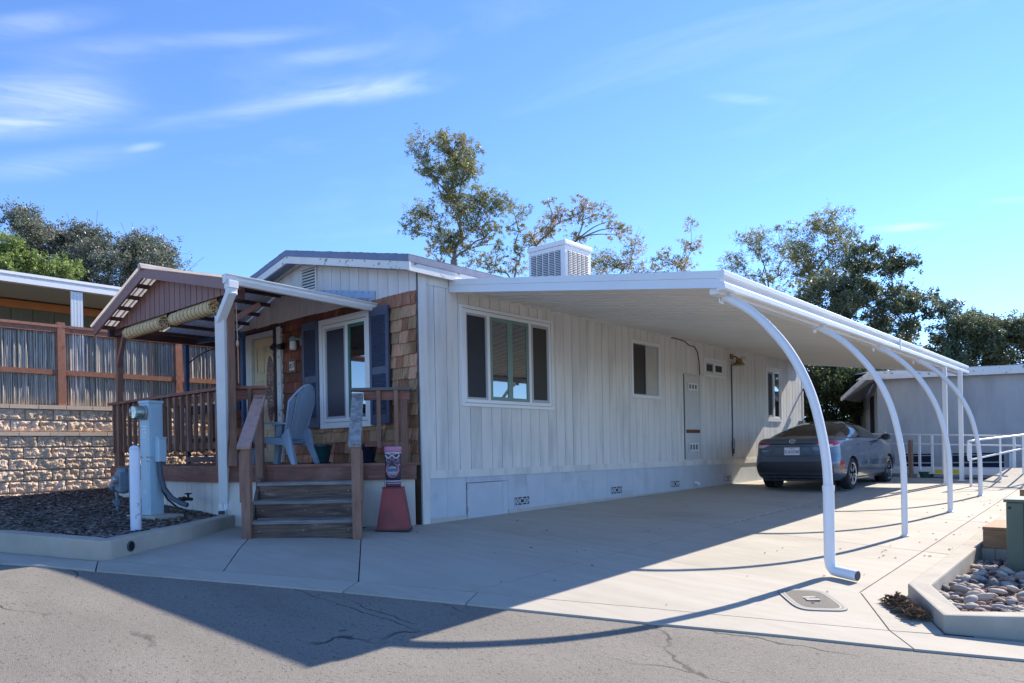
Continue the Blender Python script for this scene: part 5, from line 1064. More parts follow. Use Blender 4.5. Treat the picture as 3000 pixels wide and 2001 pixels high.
def adirondack(loc, rz, m, lb, s=1.0, cushion=False):
    t = thing('patio_chair', lb, 'chair', loc, rz)
    bx = math.radians(19)
    # back: six fanned slats forming an arched shell, leaning back (front is -y)
    ns_ = 6
    for k in range(ns_):
        u = (k-(ns_-1)/2)/(ns_/2); rows = []
        top = .80-.26*u*u; 
        for i in range(9):
            q = i/8; h = q*top; wmid = lerp(.080, .118, min(1, q*1.3))*(1-.10*max(0, q-.7)); xc = u*lerp(.20, .30, min(1, q*1.3)); arch_ = .05*(1-u*u)
            yb = .20+h*math.sin(bx)+arch_-.05; zb = .36+h*math.cos(bx)
            rows.append([(xc-wmid/2*.88, yb, zb), (xc+wmid/2*.88, yb-.0*u, zb)])
        b = MB(); L = []
        for (p, q) in rows: L.append([p, q])
        vs = [v for r_ in L for v in r_]; vs2 = [(x, y+.016, z) for x, y, z in vs]; n_ = len(L); b.add(vs+vs2, [(2*i, 2*i+1, 2*i+3, 2*i+2) for i in range(n_-1)]+[(2*n_+2*i, 2*n_+2*i+2, 2*n_+2*i+3, 2*n_+2*i+1) for i in range(n_-1)]+[(2*i, 2*i+2, 2*n_+2*i+2, 2*n_+2*i) for i in range(n_-1)]+[(2*i+1, 2*n_+2*i+1, 2*n_+2*i+3, 2*i+3) for i in range(n_-1)]+[(0, 2*n_, 2*n_+1, 1), (2*n_-2, 2*n_-1, 4*n_-1, 4*n_-2)])
        b.build('back_slat', m, t, local=True, bevel=.004)
    b = MB(); rows = []        # rim that ties slats along the arch
    P = []
    for i in range(25):
        a = PI*i/24; u = -math.cos(a); h = .805-.26*u*u; P.append((u*.325, .20+h*math.sin(bx)+.05*(1-u*u)-.042, .36+h*math.cos(bx)))
    P = [(-.22, .17, .37), (-.28, .25, .58)]+P+[(.28, .25, .58), (.22, .17, .37)]; b.tube(P, .016, 8); b.build('back_rim', m, t, smooth=True, local=True)
    rows = []
    for i in range(9):
        q = i/8; y = lerp(-.30, .22, q); zz = .40-.06*math.sin(q*2.2)-.03*q; w = lerp(.27, .23, q); rows.append([(-w, y, zz+.012), (-w*.5, y, zz), (0, y, zz-.004), (w*.5, y, zz), (w, y, zz+.012)])
    rows = [[(-.27, -.315, .33)]+[(-.13, -.32, .32), (0, -.32, .318), (.13, -.32, .32)]+[(.27, -.315, .33)]]+rows
    b = MB(); b.grid(rows); o = b.build('seat', m, t, smooth='all', local=True); sm_ = o.modifiers.new('thick', 'SOLIDIFY'); sm_.thickness = .018
    for s_ in (-1, 1):
        b = MB(); x0 = .285*s_
        top_ = [(x0-.045, -.36, .575), (x0+.06*s_, -.36, .575), (x0+.05*s_, -.05, .585), (x0+.03*s_, .26, .56), (x0-.03*s_, .26, .56), (x0-.035*s_, -.05, .585)] if s_ > 0 else [(x0+.045, -.36, .575), (x0-.06, -.36, .575), (x0-.05, -.05, .585), (x0-.03, .26, .56), (x0+.03, .26, .56), (x0+.035, -.05, .585)]
        b.prism(top_, (0, 0, .022)); b.build('arm', m, t, local=True, bevel=.006)
        b = MB(); b.hexa([(x0-.02*s_, -.42, 0), (x0+.065*s_, -.42, 0), (x0+.06*s_, -.33, 0), (x0-.025*s_, -.33, 0), (x0-.03*s_, -.345, .575), (x0+.05*s_, -.345, .575), (x0+.045*s_, -.22, .575), (x0-.035*s_, -.22, .575)]); b.build('leg', m, t, local=True, bevel=.008)
        b = MB(); b.hexa([(x0-.015*s_, .36, 0), (x0+.05*s_, .36, 0), (x0+.045*s_, .43, 0), (x0-.02*s_, .43, 0), (x0-.05*s_, .15, .40), (x0+.0*s_, .15, .40), (x0+.005*s_, .28, .52), (x0-.045*s_, .28, .52)]); b.build('leg', m, t, local=True, bevel=.008)
        b = MB(); b.hexa([(x0-.03*s_, -.30, .30), (x0+.0*s_, -.30, .30), (x0+.0*s_, .22, .27), (x0-.03*s_, .22, .27), (x0-.03*s_, -.30, .40), (x0+.0*s_, -.30, .40), (x0+.0*s_, .22, .37), (x0-.03*s_, .22, .37)]); b.build('side_rail', m, t, local=True, bevel=.006)
    if cushion: b = MB(); b.cbox((0, -.04, .42), (.44, .46, .07)); b.build('seat_cushion', cush, t, local=True, bevel=.025)
    t.scale = (s*.9, s*.92, s); return t
adirondack((-1.56, -1.10, ZD+.002), math.radians(-68), chairp, 'blue grey plastic high backed patio chair on the deck beside the front door', .95)
def tiki():
    zb = g(.16, -.62); t = thing('plinth', 'tapering glossy oxblood red wooden plinth standing on the concrete by the porch', 'plinth', (.14, -.60, zb), math.atan2(dv.y, dv.x))
    h = .54; w0, w1, d0, d1 = .205, .128, .13, .09; b = MB(); b.hexa([(-w0, -d0, .02), (w0, -d0, .02), (w0, d0, .02), (-w0, d0, .02), (-w1, -d1, h), (w1, -d1, h), (w1, d1, h), (-w1, d1, h)]); b.build('tapered_body', plinth, t, local=True, bevel=.006)
    b = MB(); b.cbox((0, 0, .012), (.43, .28, .024)); b.build('base', blackp, t, local=True, bevel=.004)
    b = MB(); b.cbox((0, 0, h+.006), (.265, .186, .012)); b.build('top_board', plinth, t, local=True, bevel=.003)
    k = thing('tiki_carving', 'small painted wooden totem carving with open mouth on the red plinth', 'carving', (.14, -.60, zb+h+.013), math.atan2(dv.y, dv.x)); k.scale = (1.16, 1.0, .80)
    R = .083; prof = [(.078, 0), (.082, .02), (.080, .05), (.076, .06), (.084, .075), (.084, .10), (.078, .11), (.086, .15), (.088, .30), (.086, .42), (.086, .50), (.084, .60)]
    b = MB(); b.lathe(prof, (0, 0, 0), 32); b.build('carved_body', tikid, k, smooth=True, local=True)
    b = MB(); b.lathe([(.088, 0), (.094, .01), (.097, .06), (.092, .085), (.06, .09)], (0, 0, .545), 32); b.build('pink_cap', tikip, k, smooth=True, local=True)
    b = MB(); b.lathe([(.0905, 0), (.092, .008), (.0905, .016)], (0, 0, .525), 32); b.lathe([(.087, 0), (.089, .007), (.087, .014)], (0, 0, .085), 32); b.build('white_band', tikiw, k, smooth=True, local=True)
    b = MB(); b.lathe([(.084, 0), (.087, .01), (.084, .02)], (0, 0, .048), 32); b.build('pink_band', tikip, k, smooth=True, local=True)
    def arcp(f, n_=24, r=.0915): return [(r*math.sin(a), -r*math.cos(a), z) for a, z in [f(i/n_) for i in range(n_+1)]]
    b = MB()
    for sx in (-1, 1): b.tube(arcp(lambda q: (sx*.42+.32*math.cos(2*PI*q)*1.0, .425+.036*math.sin(2*PI*q)+.006*sx*0)), .0055, 6, cap=False)
    b.build('eye_ring', tikip, k, smooth=True, local=True)
    b = MB(); b.tube(arcp(lambda q: (lerp(-.95, .95, q), .485-.025*abs(math.sin(q*PI*2))*1+.012*math.cos(q*4*PI))), .008, 6); b.tube(arcp(lambda q: (lerp(-.9, .9, q), .512-.012*math.cos((q-.5)*PI*3))), .005, 6); b.build('brow_line', tikiw, k, smooth=True, local=True)
    b = MB(); b.hexa([(-.03, -.11, .335), (.03, -.11, .335), (.03, -.07, .335), (-.03, -.07, .335), (-.01, -.095, .43), (.01, -.095, .43), (.01, -.07, .43), (-.01, -.07, .43)]); b.build('nose', tikid, k, local=True, bevel=.006)
    b = MB(); b.tube(arcp(lambda q: (.78*math.sin(2*PI*q)*(1 if math.cos(2*PI*q) < .2 else .9), .265-.105*math.cos(2*PI*q)*(1.05 if math.cos(2*PI*q) > 0 else 1)), 40, .0905), .0075, 6, cap=False); b.build('cheek_outline', tikip, k, smooth=True, local=True)
    b = MB(); P = arcp(lambda q: (.64*math.cos(2*PI*q), .255+.075*math.sin(2*PI*q)), 30, .0885); b.add(P[:-1]+[(0, -.094, .255)], [(i, (i+1) % 30, 30) for i in range(30)]); b.build('muzzle', tikit, k, local=True)
    b = MB(); P = arcp(lambda q: (.44*math.copysign(abs(math.cos(2*PI*q))**.6, math.cos(2*PI*q)), .265+.042*math.copysign(abs(math.sin(2*PI*q))**.6, math.sin(2*PI*q))), 30, .0925); b.add(P[:-1]+[(0, -.0965, .265)], [(i, (i+1) % 30, 30) for i in range(30)]); b.build('mouth', tikib, k, local=True)
    b = MB()
    for i in range(7):
        for zz in (.232, .298):
            a = -.36+.12*i; b.cbox((.096*math.sin(a), -.096*math.cos(a), zz), (.009, .006, .011))
    b.build('tooth', tikiw, k, local=True); b = MB(); b.ell((.0905*math.sin(.85), -.0905*math.cos(.85), .345), (.016, .012, .018)); b.build('flower', tikip, k, smooth=True, local=True)
tiki()
sw = thing('swing_frame', 'blue metal patio swing frame on the deck beside the front door', 'swing', (-4.6, -.5, ZD), group=None)
yS = -.55
b = MB(); b.beam((-5.68, yS, ZD), (-5.68, yS, 3.02), .085, .06, (0, 1, 0)); b.build('leg', bluem, sw, bevel=.004)
b = MB(); b.beam((-3.66, yS, ZD), (-3.66, yS, 2.90), .07, .06, (0, 1, 0)); b.build('leg', bluem, sw, bevel=.004)
b = MB(); b.beam((-5.72, yS, 3.0), (-3.6, yS, 2.9), .06, .075); b.build('top_bar', bluem, sw, bevel=.004)
b = MB(); b.tube([(lerp(-5.64, -3.7, t), yS, 2.62+.16*math.sin(PI*t)) for t in [i/20 for i in range(21)]], .012, 8); b.build('arch_rod', blackm, sw, smooth=True)
b = MB(); b.box(-5.62, yS-.04, 1.70, -3.72, yS+.0, 1.84); b.build('seat_back_bar', navy, sw)
b = MB(); b.box(-5.64, yS-.04, .86, -3.7, yS+.02, .95); b.build('base_runner', bluem, sw)
b = MB(); b.box(-5.60, yS+.02, 1.20, -4.75, yS+.45, 1.27); b.build('seat', navy, sw)
yc = thing('gas_bottle', 'small yellow bottle standing on the deck behind the left stair post', 'bottle', (-3.3, -.75, ZD))
b = MB(); b.lathe([(.05, 0), (.055, .01), (.055, .22), (.03, .27), (.02, .31)], (0, 0, 0), 16); b.build('bottle_body', M('dull_yellow', (.36, .26, .06), .5), yc, smooth=True, local=True)

# ================================================================== NEIGHBOUR BUILDING, RAMP (right background)
SU = Vector((.924, .383, 0)); SN = Vector((.383, -.924, 0)); SO = Vector((1.8, 14.7, 0)); SH = Fr(SO, SU, SN); SE = Fr(SO, -SN, -SU)
sh = thing('neighbour_building', 'weathered grey neighbour building with white fascia at the end of the drive', 'house', (6, 18, .2))
for a, c in ((0, .35), (.354, 6.2), (6.204, 12)): SH.piece('wall_panel', sh, shedw, a, c, -.1, .0 if a else .014, .0, 2.68)
SH.piece('wall_batten', sh, shedw, 5.0, 5.05, .0, .012, .3, 2.66); SH.piece('lower_rail', sh, shedw, .4, 12, .001, .02, .60, .63); SH.piece('lower_rail', sh, shedw, .4, 12, .001, .02, .40, .43)
SE.piece('wall_panel', sh, shedw, .0, 5.0, -.1, -.012, .0, 2.62)
b = MB(); b.prism([SH.p(-.55, .28, 2.66), SH.p(12, .28, 2.66), SH.p(12, .28, 2.86), SH.p(-.25, .28, 2.86)], tuple(SN*-.03)); b.build('fascia', peel, sh)
b = MB(); b.prism([SH.p(-.3, .26, 2.85), SH.p(12, .26, 2.85), SH.p(12, -5, 3.2), SH.p(-.3, -5, 3.2)], (0, 0, .03)); b.build('roof', M('shed_roof', (.5, .5, .5), .7), sh)
b = MB(); b.prism([SH.p(-.25, .3, 2.87), SH.p(-.85, -.55, 2.26), SH.p(-.85, -.55, 2.16), SH.p(-.25, .3, 2.72)], tuple(SU*.04)); b.build('gable_fascia', peel, sh)
b = MB(); b.prism([SH.p(-.22, .28, 2.80), SH.p(-.82, -.55, 2.20), SH.p(-.10, -2.5, 2.2), SH.p(.0, -.1, 2.7)], (0, 0, .03)); b.build('porch_soffit', shedw, sh)
b = MB(); SE.box(b, .45, 1.3, -.012, .0, .30, 2.28); dd_ = b.build('barred_door', M('brown_door', (.055, .035, .03), .6), sh)
for k in range(7): b = MB(); SE.box(b, .5+k*.12, .515+k*.12, .0, .02, .32, 2.25); b.build('door_bar', blackm, dd_)
b = MB(); SE.box(b, .38, .45, -.012, .012, .2, 2.34); SE.box(b, 1.3, 1.38, -.012, .012, .2, 2.34); b.build('door_trim', shedw, sh)
b = MB(); SE.box(b, 1.55, 2.3, -.012, .0, .9, 1.95); w_ = b.build('window', M('blind_pane', (.5, .52, .55), .4), sh)
for a, c in ((.55, 1.25), (1.75, 2.9)): b = MB(); SH.box(b, a, c, .0, .012, .14, .62); SH.box(b, a, c, .0, .02, .62, .66); b.build('crawl_vent', M('crawl_dark', (.012, .018, .035), .9), sh)
SH.piece('prop_board', sh, trimw, 3.0, 3.1, .02, .05, .12, .64)
lt = thing('wall_lamp', 'small pale lamp post on the near corner of the grey building', 'lamp', SH.p(.15, .1, 1.1))
b = MB(); b.lathe([(.03, 0), (.04, .05), (.03, .12)], SH.p(.17, .05, 1.15), 10); b.build('lamp_body', lensm, lt, smooth=True)
# ramp: aluminium platform with rails, then concrete slope to the right
RA = Fr((3.05, 13.25, 0), Vector((.955, -.296, 0)).normalized(), Vector((-.296, -.955, 0)).normalized())
rp = thing('access_ramp', 'white aluminium wheelchair platform with two bar railing and yellow label', 'ramp', RA.p(1.2, 0, .1))
zr = .34
P0 = -1.6; P1 = 2.15
b = MB(); RA.box(b, P0, P1, -1.1, .0, zr-.14, zr); b.build('platform', alu, rp, bevel=.006)
b = MB(); RA.box(b, .42, 1.05, .0, .004, zr-.12, zr-.03); b.build('warning_label', yellow, rp)
for z, z2 in ((1.22, 1.06), (.975, .85)): b = MB(); b.tube([RA.p(P0, 0, z), RA.p(P1+.1, 0, z2)], .019, 8); b.build('rail', alu, rp, smooth=True)
for u in (-1.5, .06, .36, .62, 2.12): b = MB(); RA.box(b, u-.022, u+.022, -.02, .024, zr-.1, 1.17-.04*u); b.build('rail_post', alu, rp)
for u in (-1.4, .02, 2.1): b = MB(); RA.box(b, u-.03, u+.03, -.06, .0, .06, zr-.14); b.build('ramp_leg', alu, rp)
wp = thing('wood_stake', 'weathered brown timber stake upright against the white ramp railing', 'stake', RA.p(-.12, .05, .1)); b = MB(); RA.box(b, -.17, -.08, .03, .10, .06, 1.02); b.build('stake_body', M('old_stake', (.33, .21, .15), .85, (.22, .14, .10), 6), wp, bevel=.006)
gt_ = thing('green_tub', 'dark green plastic tub on the ground under the ramp platform', 'tub', RA.p(.2, -.3, .1)); b = MB(); b.lathe([(.14, 0), (.18, .13), (.185, .14), (.165, .14), (.14, .03)], RA.p(.15, -.12, g(3.2, 13.4)), 18); b.build('tub_body', M('tub_green', (.02, .10, .08), .5), gt_, smooth=True)
RC = Fr((4.55, 10.93, 0), Vector((.99, -.14, 0)).normalized(), Vector((-.14, -.99, 0)).normalized())
rs_ = thing('concrete_ramp', 'smooth grey concrete wedge ramp beside the far arched post', 'ramp', RC.p(1, -.5, .03))
b = MB(); b.hexa([RC.p(0, .0, -.1), RC.p(4, 0, -.1), RC.p(4, -1.7, -.1), RC.p(0, -1.3, -.1), RC.p(0, 0, .045), RC.p(4, 0, .03), RC.p(4, -1.7, .36), RC.p(.25, -1.5, .38)]); b.build('slope', conc, rs_, bevel=.01)
b = MB(); b.hexa([RC.p(.3, -1.52, -.1), RC.p(6, -1.72, -.1), RC.p(6, -4.2, -.1), RC.p(.3, -3.9, -.1), RC.p(.3, -1.52, .375), RC.p(6, -1.72, .355), RC.p(6, -4.2, .37), RC.p(.3, -3.9, .38)]); b.build('landing', conc, rs_)
hr = thing('ramp_handrail', 'white looped tube handrail at the top of the concrete ramp', 'handrail', RC.p(0, -.1, .1))
b = MB(); b.tube([RC.p(-.02, .02, .0), RC.p(-.02, .02, .93)], .026, 8); b.build('rail_post', alu, hr, smooth=True)
b = MB(); b.tube(smooth_path([RC.p(.85, -1.45, 1.12), RC.p(.45, -.7, 1.05), RC.p(.02, .02, .98), RC.p(-.04, .08, .93), RC.p(-.04, .08, .62), RC.p(.02, .02, .60), RC.p(.45, -.7, .74), RC.p(.85, -1.45, .87)], 4), .02, 8); b.build('loop_rail', alu, hr, smooth=True)
for u, n_, z0, z1 in ((.85, -1.45, .35, 1.12), (.33, -.62, .18, 1.02), (.62, -1.05, .25, 1.07)): b = MB(); b.tube([RC.p(u, n_, z0), RC.p(u, n_, z1)], .02, 8); b.build('rail_post', alu, hr, smooth=True)
lr = thing('landing_railing', 'two bar white railing along the landing in front of the tan chair', 'railing', RC.p(2, -1.6, .36))
for z in (1.12, .88): b = MB(); b.tube([RC.p(.86, -1.47, z), RC.p(5.5, -1.68, z+.01)], .02, 8); b.build('rail', alu, lr, smooth=True)
b = MB(); b.tube([RC.p(4.9, -1.66, .36), RC.p(4.9, -1.66, 1.13)], .02, 8); b.build('rail_post', alu, lr, smooth=True)
adirondack(tuple(RC.p(1.35, -2.6, .375)), math.radians(18), chairt, 'tan plastic patio chair with blue cushion on the landing by the grey building', 1.0, True)
bx_ = thing('storage_box', 'pale grey storage box beside the tan chair on the landing', 'box', RC.p(.95, -2.4, .375)); b = MB(); b.cbox(RC.p(1.0, -2.55, .58), (.42, .35, .40), RC.R()); b.build('box_body', M('box_plastic', (.42, .42, .44), .6), bx_, bevel=.015); b = MB(); b.cbox(RC.p(1.0, -2.55, .795), (.44, .37, .03), RC.R()); b.build('lid', MATS['box_plastic'], bx_, bevel=.008)

# ================================================================== CAR
car = thing('parked_car', 'dark blue grey sedan parked under the carport facing away from the street', 'car', (1.93, 10.36, .045), 0)
CZ = [.20, .27, .34, .44, .56, .66, .74, .80, .88, .94, .99, 1.03, 1.06]
CWd = [.80, .855, .878, .890, .893, .888, .880, .874, .866, .853, .835, .80, .735]
CYR = [-2.10, -2.23, -2.28, -2.31, -2.315, -2.285, -2.265, -2.255, -2.245, -2.235, -2.225, -2.19, -2.12]
CYF = [2.10, 2.22, 2.27, 2.30, 2.31, 2.28, 2.21, 2.08, 1.86, 1.62, 1.35, 1.15, 1.05]
def cint(T, z): return float(np.interp(z, CZ, T))
NE = 7.0
def rear(x, z, off=0.0):
    w, a, c = cint(CWd, z), cint(CYR, z), cint(CYF, z); yc, hl = (a+c)/2, (c-a)/2; q = min(.9999, abs(x/w)); return (x, yc-hl*(1-q**NE)**(1/NE)-off, z)
def sidep(s, y, z, off=0.0):
    w, a, c = cint(CWd, z), cint(CYR, z), cint(CYF, z); yc, hl = (a+c)/2, (c-a)/2; q = min(.9999, abs((y-yc)/hl)); return (s*(w*(1-q**NE)**(1/NE)+off), y, z)
b = MB(); rows = []; NA = 144
ZZ = np.concatenate([np.linspace(a, c, 3, endpoint=False) for a, c in zip(CZ, CZ[1:])]+[[1.06]])
for z in ZZ:
    w, a, c = cint(CWd, z), cint(CYR, z), cint(CYF, z); yc, hl = (a+c)/2, (c-a)/2; row = []
    for k in range(NA):
        t = 2*PI*k/NA; cc_, s_ = math.cos(t), math.sin(t); row.append((w*math.copysign(abs(cc_)**(2/NE), cc_), yc+hl*math.copysign(abs(s_)**(2/NE), s_), z))
    rows.append(row)
n_ = NA; vs = [p for r_ in rows for p in r_]; b.add(vs, [(i*n_+k, i*n_+(k+1) % n_, (i+1)*n_+(k+1) % n_, (i+1)*n_+k) for i in range(len(rows)-1) for k in range(n_)])
R_ = len(rows); b.add([], []); cb = len(b.v); b.v.append((0, 0, .20)); b.v.append((0, -.4, 1.10))
b.f += [(cb, (k+1) % n_, k) for k in range(n_)]+[((R_-1)*n_+k, (R_-1)*n_+(k+1) % n_, cb+1) for k in range(n_)]; b.mi += [0]*(2*n_)
bd = b.build('body', carp, None, smooth=True, local=True)
for ya in (-1.35, 1.35):
    for s in (-1, 1):
        c_ = MB(); c_.lathe([(.355, 0), (.355, .34)], (s*.62, ya, .33), 40, (s, 0, 0)); cut = c_.build('cutter', carp); m_ = bd.modifiers.new('b', 'BOOLEAN'); m_.object = cut; m_.operation = 'DIFFERENCE'; m_.solver = 'EXACT'
dg = bpy.context.evaluated_depsgraph_get(); nm_ = bpy.data.meshes.new_from_object(bd.evaluated_get(dg)); bd.modifiers.clear(); bd.data = nm_; nm_.name = 'body'
for o in [o for o in bpy.data.objects if o.name.startswith('cutter')]: bpy.data.objects.remove(o)
nm_.polygons.foreach_set('use_smooth', [True]*len(nm_.polygons)); nm_.set_sharp_from_angle(angle=math.radians(35))
bd.parent = car
for ya in (-1.35, 1.35):
    for s in (-1, 1):
        b = MB(); b.lathe([(.353, 0), (.353, .005)], (s*.625, ya, .33), 32, (s, 0, 0)); b.lathe([(.352, -.06), (.349, .24)], (s*.625, ya, .33), 32, (s, 0, 0)); b.f = [f for f in b.f if len(f) == 4 or True]; 
        w_ = MB(); w_.lathe([(.352, 0), (.352, .002)], (s*.63, ya, .33), 32, (s, 0, 0)); w_.build('wheel_well', blackm, car, local=True)
        wh = None
        t_ = MB(); t_.lathe([(.215, .015), (.27, .0), (.305, .012), (.318, .03), (.320, .06), (.320, .15), (.318, .18), (.305, .2), (.27, .21), (.215, .2)], (s*.665, ya, .32), 40, (s, 0, 0)); wh = t_.build('wheel', rubber, car, smooth=True, local=True)
        t_ = MB()
        for gx_ in (.06, .09, .12, .15):
            t_.lathe([(.3212, 0), (.3212, .008)], (s*(.665+gx_), ya, .32), 40, (s, 0, 0))
        t_.build('tread_groove', blackm, wh, local=True)
        t_ = MB(); t_.lathe([(.222, .20), (.222, .212), (.205, .206), (.20, .15), (.19, .15), (.19, .20)], (s*.665, ya, .32), 40, (s, 0, 0))
        for k in range(10):
            a = 2*PI*k/10+(.12 if k % 2 else -.12); p = Vector((s*(.665+.19), ya, .32)); d = Vector((0, math.cos(a), math.sin(a))); t_.beam(p+d*.05, p+d*.205+Vector((-s*.0, 0, 0)), .030, .022, (s, 0, 0))
        t_.lathe([(.0, .20), (.06, .20), (.055, .175), (0, .17)], (s*.665, ya, .32), 20, (s, 0, 0)); t_.build('rim', alloy, wh, local=True)
        t_ = MB(); t_.lathe([(.2, .12), (.2, .13)], (s*.665, ya, .32), 24, (s, 0, 0)); t_.build('brake_dark', blackm, wh, local=True)
# cabin
ZR = ([-1.98, -1.78, -1.4, -1.0, -.6, -.1, .3, .6, .9, 1.2, 1.32], [1.045, 1.10, 1.235, 1.35, 1.412, 1.435, 1.42, 1.355, 1.235, 1.08, 1.02])
yk = np.array(ZR[0]); zk = np.array(ZR[1])
def zroofc(y):   # smooth interpolation
    i = int(np.clip(np.searchsorted(yk, y)-1, 0, len(yk)-2)); h = yk[i+1]-yk[i]; t = (y-yk[i])/h
    def sl(j): return (zk[min(j+1, len(yk)-1)]-zk[max(j-1, 0)])/(yk[min(j+1, len(yk)-1)]-yk[max(j-1, 0)])
    a, c = sl(i)*h, sl(i+1)*h; return zk[i]*(2*t**3-3*t*t+1)+a*(t**3-2*t*t+t)+zk[i+1]*(-2*t**3+3*t*t)+c*(t**3-t*t)
NYc, NT = 150, 120; zb0 = 1.0; YC = np.linspace(-1.98, 1.32, NYc+1)
def cab(y, th, off=0):
    zr_ = zroofc(y); xb = np.interp(y, [-2, -1.4, -.5, .6, 1.32], [.70, .795, .815, .80, .70]); c_, s_ = math.cos(th), math.sin(th); n2 = 2/3.0
    z = zb0+(zr_-zb0)*abs(s_)**n2; x = xb*math.copysign(abs(c_)**n2, c_); x *= 1-.29*(z-zb0)/.435; return Vector((x, y, z))
P = [[cab(y, PI*j/NT) for j in range(NT+1)] for y in YC]
cls = {}
for i in range(NYc):
    for j in range(NT):
        p = (P[i][j]+P[i+1][j+1]+P[i+1][j]+P[i][j+1])/4; zr_ = zroofc(p.y); ax = abs(p.x); k = 'cabin'
        topz = zr_-.055-.02*(p.y < -.9); sidez = p.z > 1.055 and p.z < min(topz, 1.372) and ax > .45
        lim = lerp(.66, .52, (p.z-1.05)/.4)
        if -1.80 < p.y < -.80 and ax < lim and p.z > 1.09 and p.y < -.84: k = 'rear_window' if ax < lim-.025 and -1.765 < p.y < -.87 else 'window_frame'
        elif .42 < p.y < 1.24 and ax < lim: k = 'windscreen' if ax < lim-.02 else 'window_frame'
        elif sidez and -1.34+(p.z-1.05)*.75 < p.y < .98-(p.z-1.05)*1.35:
            if -.24 < p.y < -.14 or abs(p.y+.98+.3*(p.z-1.2)) < .018: k = 'window_frame'
            else: k = 'side_window_r' if p.x > 0 else 'side_window_l'
        elif p.z > 1.035 and p.z < min(topz, 1.372)+.022 and ax > .43 and -1.40+(p.z-1.05)*.75 < p.y < 1.02-(p.z-1.05)*1.3: k = 'window_frame'
        cls.setdefault(k, []).append((i, j))
for k, cells in cls.items():
    b = MB(); idx = {}
    for i, j in cells:
        q = []
        for a, c in ((i, j), (i+1, j), (i+1, j+1), (i, j+1)):
            if (a, c) not in idx: idx[(a, c)] = len(b.v); b.v.append(tuple(P[a][c]))
            q.append(idx[(a, c)])
        b.f.append(tuple(q)); b.mi.append(0)
    nmk = {'side_window_r': 'side_window', 'side_window_l': 'side_window'}.get(k, k)
    b.build(nmk, carp if k == 'cabin' else (blackp if k == 'window_frame' else carglass), car, smooth='all', local=True)
b = MB(); b.box(-.66, -1.7, 1.02, .66, 1.0, 1.075); b.build('interior_floor', M('car_interior', (.02, .02, .022), .8), car, local=True)
for x in (-.38, .38):
    for y, h in ((-.95, 1.22), (.05, 1.30)):
        b = MB(); b.cbox((x, y, 1.09), (.46, .12, .1)); b.cbox((x, y-.02, h-.06), (.26, .09, .17)); b.build('headrest', MATS['car_interior'], car, local=True, bevel=.03)
# rear details
def patchR(nm, m, xs, lo, hi, off, par=car, nz2=4):
    b = MB(); b.grid([[rear(x, lerp(lo(x), hi(x), j/nz2), off) for j in range(nz2+1)] for x in xs]); return b.build(nm, m, par, smooth='all', local=True)
def patchS(nm, m, s, ys, lo, hi, off, par=car):
    b = MB(); b.grid([[sidep(s, y, lerp(lo(y), hi(y), j/4), off) for j in range(5)] for y in ys]); return b.build(nm, m, par, smooth='all', local=True)
LN = lambda a, c, n: [a+(c-a)*i/n for i in range(n+1)]
patchR('black_strip', blackp, LN(-.46, .46, 20), lambda x: .922, lambda x: .948, .004)
for s in (-1, 1):
    xs = [s*x for x in LN(.43, .845, 16)]; f = lambda x: (abs(x)-.43)/.415
    tl = patchR('tail_light', red, xs, lambda x: .925-.004*f(x), lambda x: .948+.036*min(1, f(x)*1.6)-.01*f(x), .006)
    patchR('reverse_lens', clearl, [s*x for x in LN(.47, .835, 14)], lambda x: .918-.058*min(1, max(0, (abs(x)-.47)/.12))+.028*max(0, (abs(x)-.70)/.14), lambda x: .921, .006, tl)
    ys = LN(-2.13, -1.86, 12); g_ = lambda y: (y+2.13)/.27
    patchS('side_lens', red, s, ys, lambda y: .885+.055*g_(y), lambda y: .98-.03*g_(y), .006, tl)
    patchR('reflector', red, [s*x for x in LN(.835, .862, 4)], lambda x: .42, lambda x: .60, .006)
    patchS('door_seam', blackp, s, LN(-.202, -.196, 1), lambda y: .40, lambda y: 1.03, .002); patchS('door_seam', blackp, s, LN(.90, .906, 1), lambda y: .40, lambda y: 1.0, .002); patchS('door_seam', blackp, s, LN(-1.02, -1.014, 1), lambda y: .62, lambda y: 1.03, .002)
    patchS('rocker', blackp, s, LN(-.98, .98, 10), lambda y: .21, lambda y: .25, .004)
    for y in (-.85, .08): b = MB(); b.cbox(sidep(s, y, .90, .015), (.02, .20, .025)); b.build('door_handle', carp, car, local=True, bevel=.008)
    b = MB(); b.ell((s*.96, .78, 1.06), (.11, .06, .075)); b.beam((s*.80, .80, 1.03), (s*.90, .79, 1.04), .05, .04); b.build('mirror', carp if s > 0 else carp, car, smooth=True, local=True)
    b = MB(); b.ell((s*.965, .735, 1.06), (.09, .022, .06)); b.build('mirror_glass', blackp, car, smooth=True, local=True)
patchR('bumper_insert', blackp, LN(-.76, .76, 30), lambda x: .36, lambda x: .585-.10*max(0, (abs(x)-.60)/.16)**2, .006)
patchR('lower_valance', blackp, LN(-.80, .80, 30), lambda x: .22, lambda x: .355, .002)
patchR('boot_seam', blackp, LN(-.66, .66, 24), lambda x: .690+.05*max(0, (abs(x)-.5)/.16)**2, lambda x: .698+.05*max(0, (abs(x)-.5)/.16)**2, .003)
for s in (-1, 1): patchR('boot_seam', blackp, [s*.66, s*.668], lambda x: .74, lambda x: .87, .003); patchR('plate_recess_edge', blackp, [s*x for x in LN(.34, .44, 5)], lambda x: .875-1.45*(abs(x)-.34)-.012, lambda x: .875-1.45*(abs(x)-.34)+.004, .004)
patchR('plate_recess_edge', blackp, LN(-.34, .34, 12), lambda x: .872, lambda x: .880, .004)
RZ90 = Matrix(((1, 0, 0), (0, 0, -1), (0, 1, 0)))
yp = rear(0, .79)[1]-.012
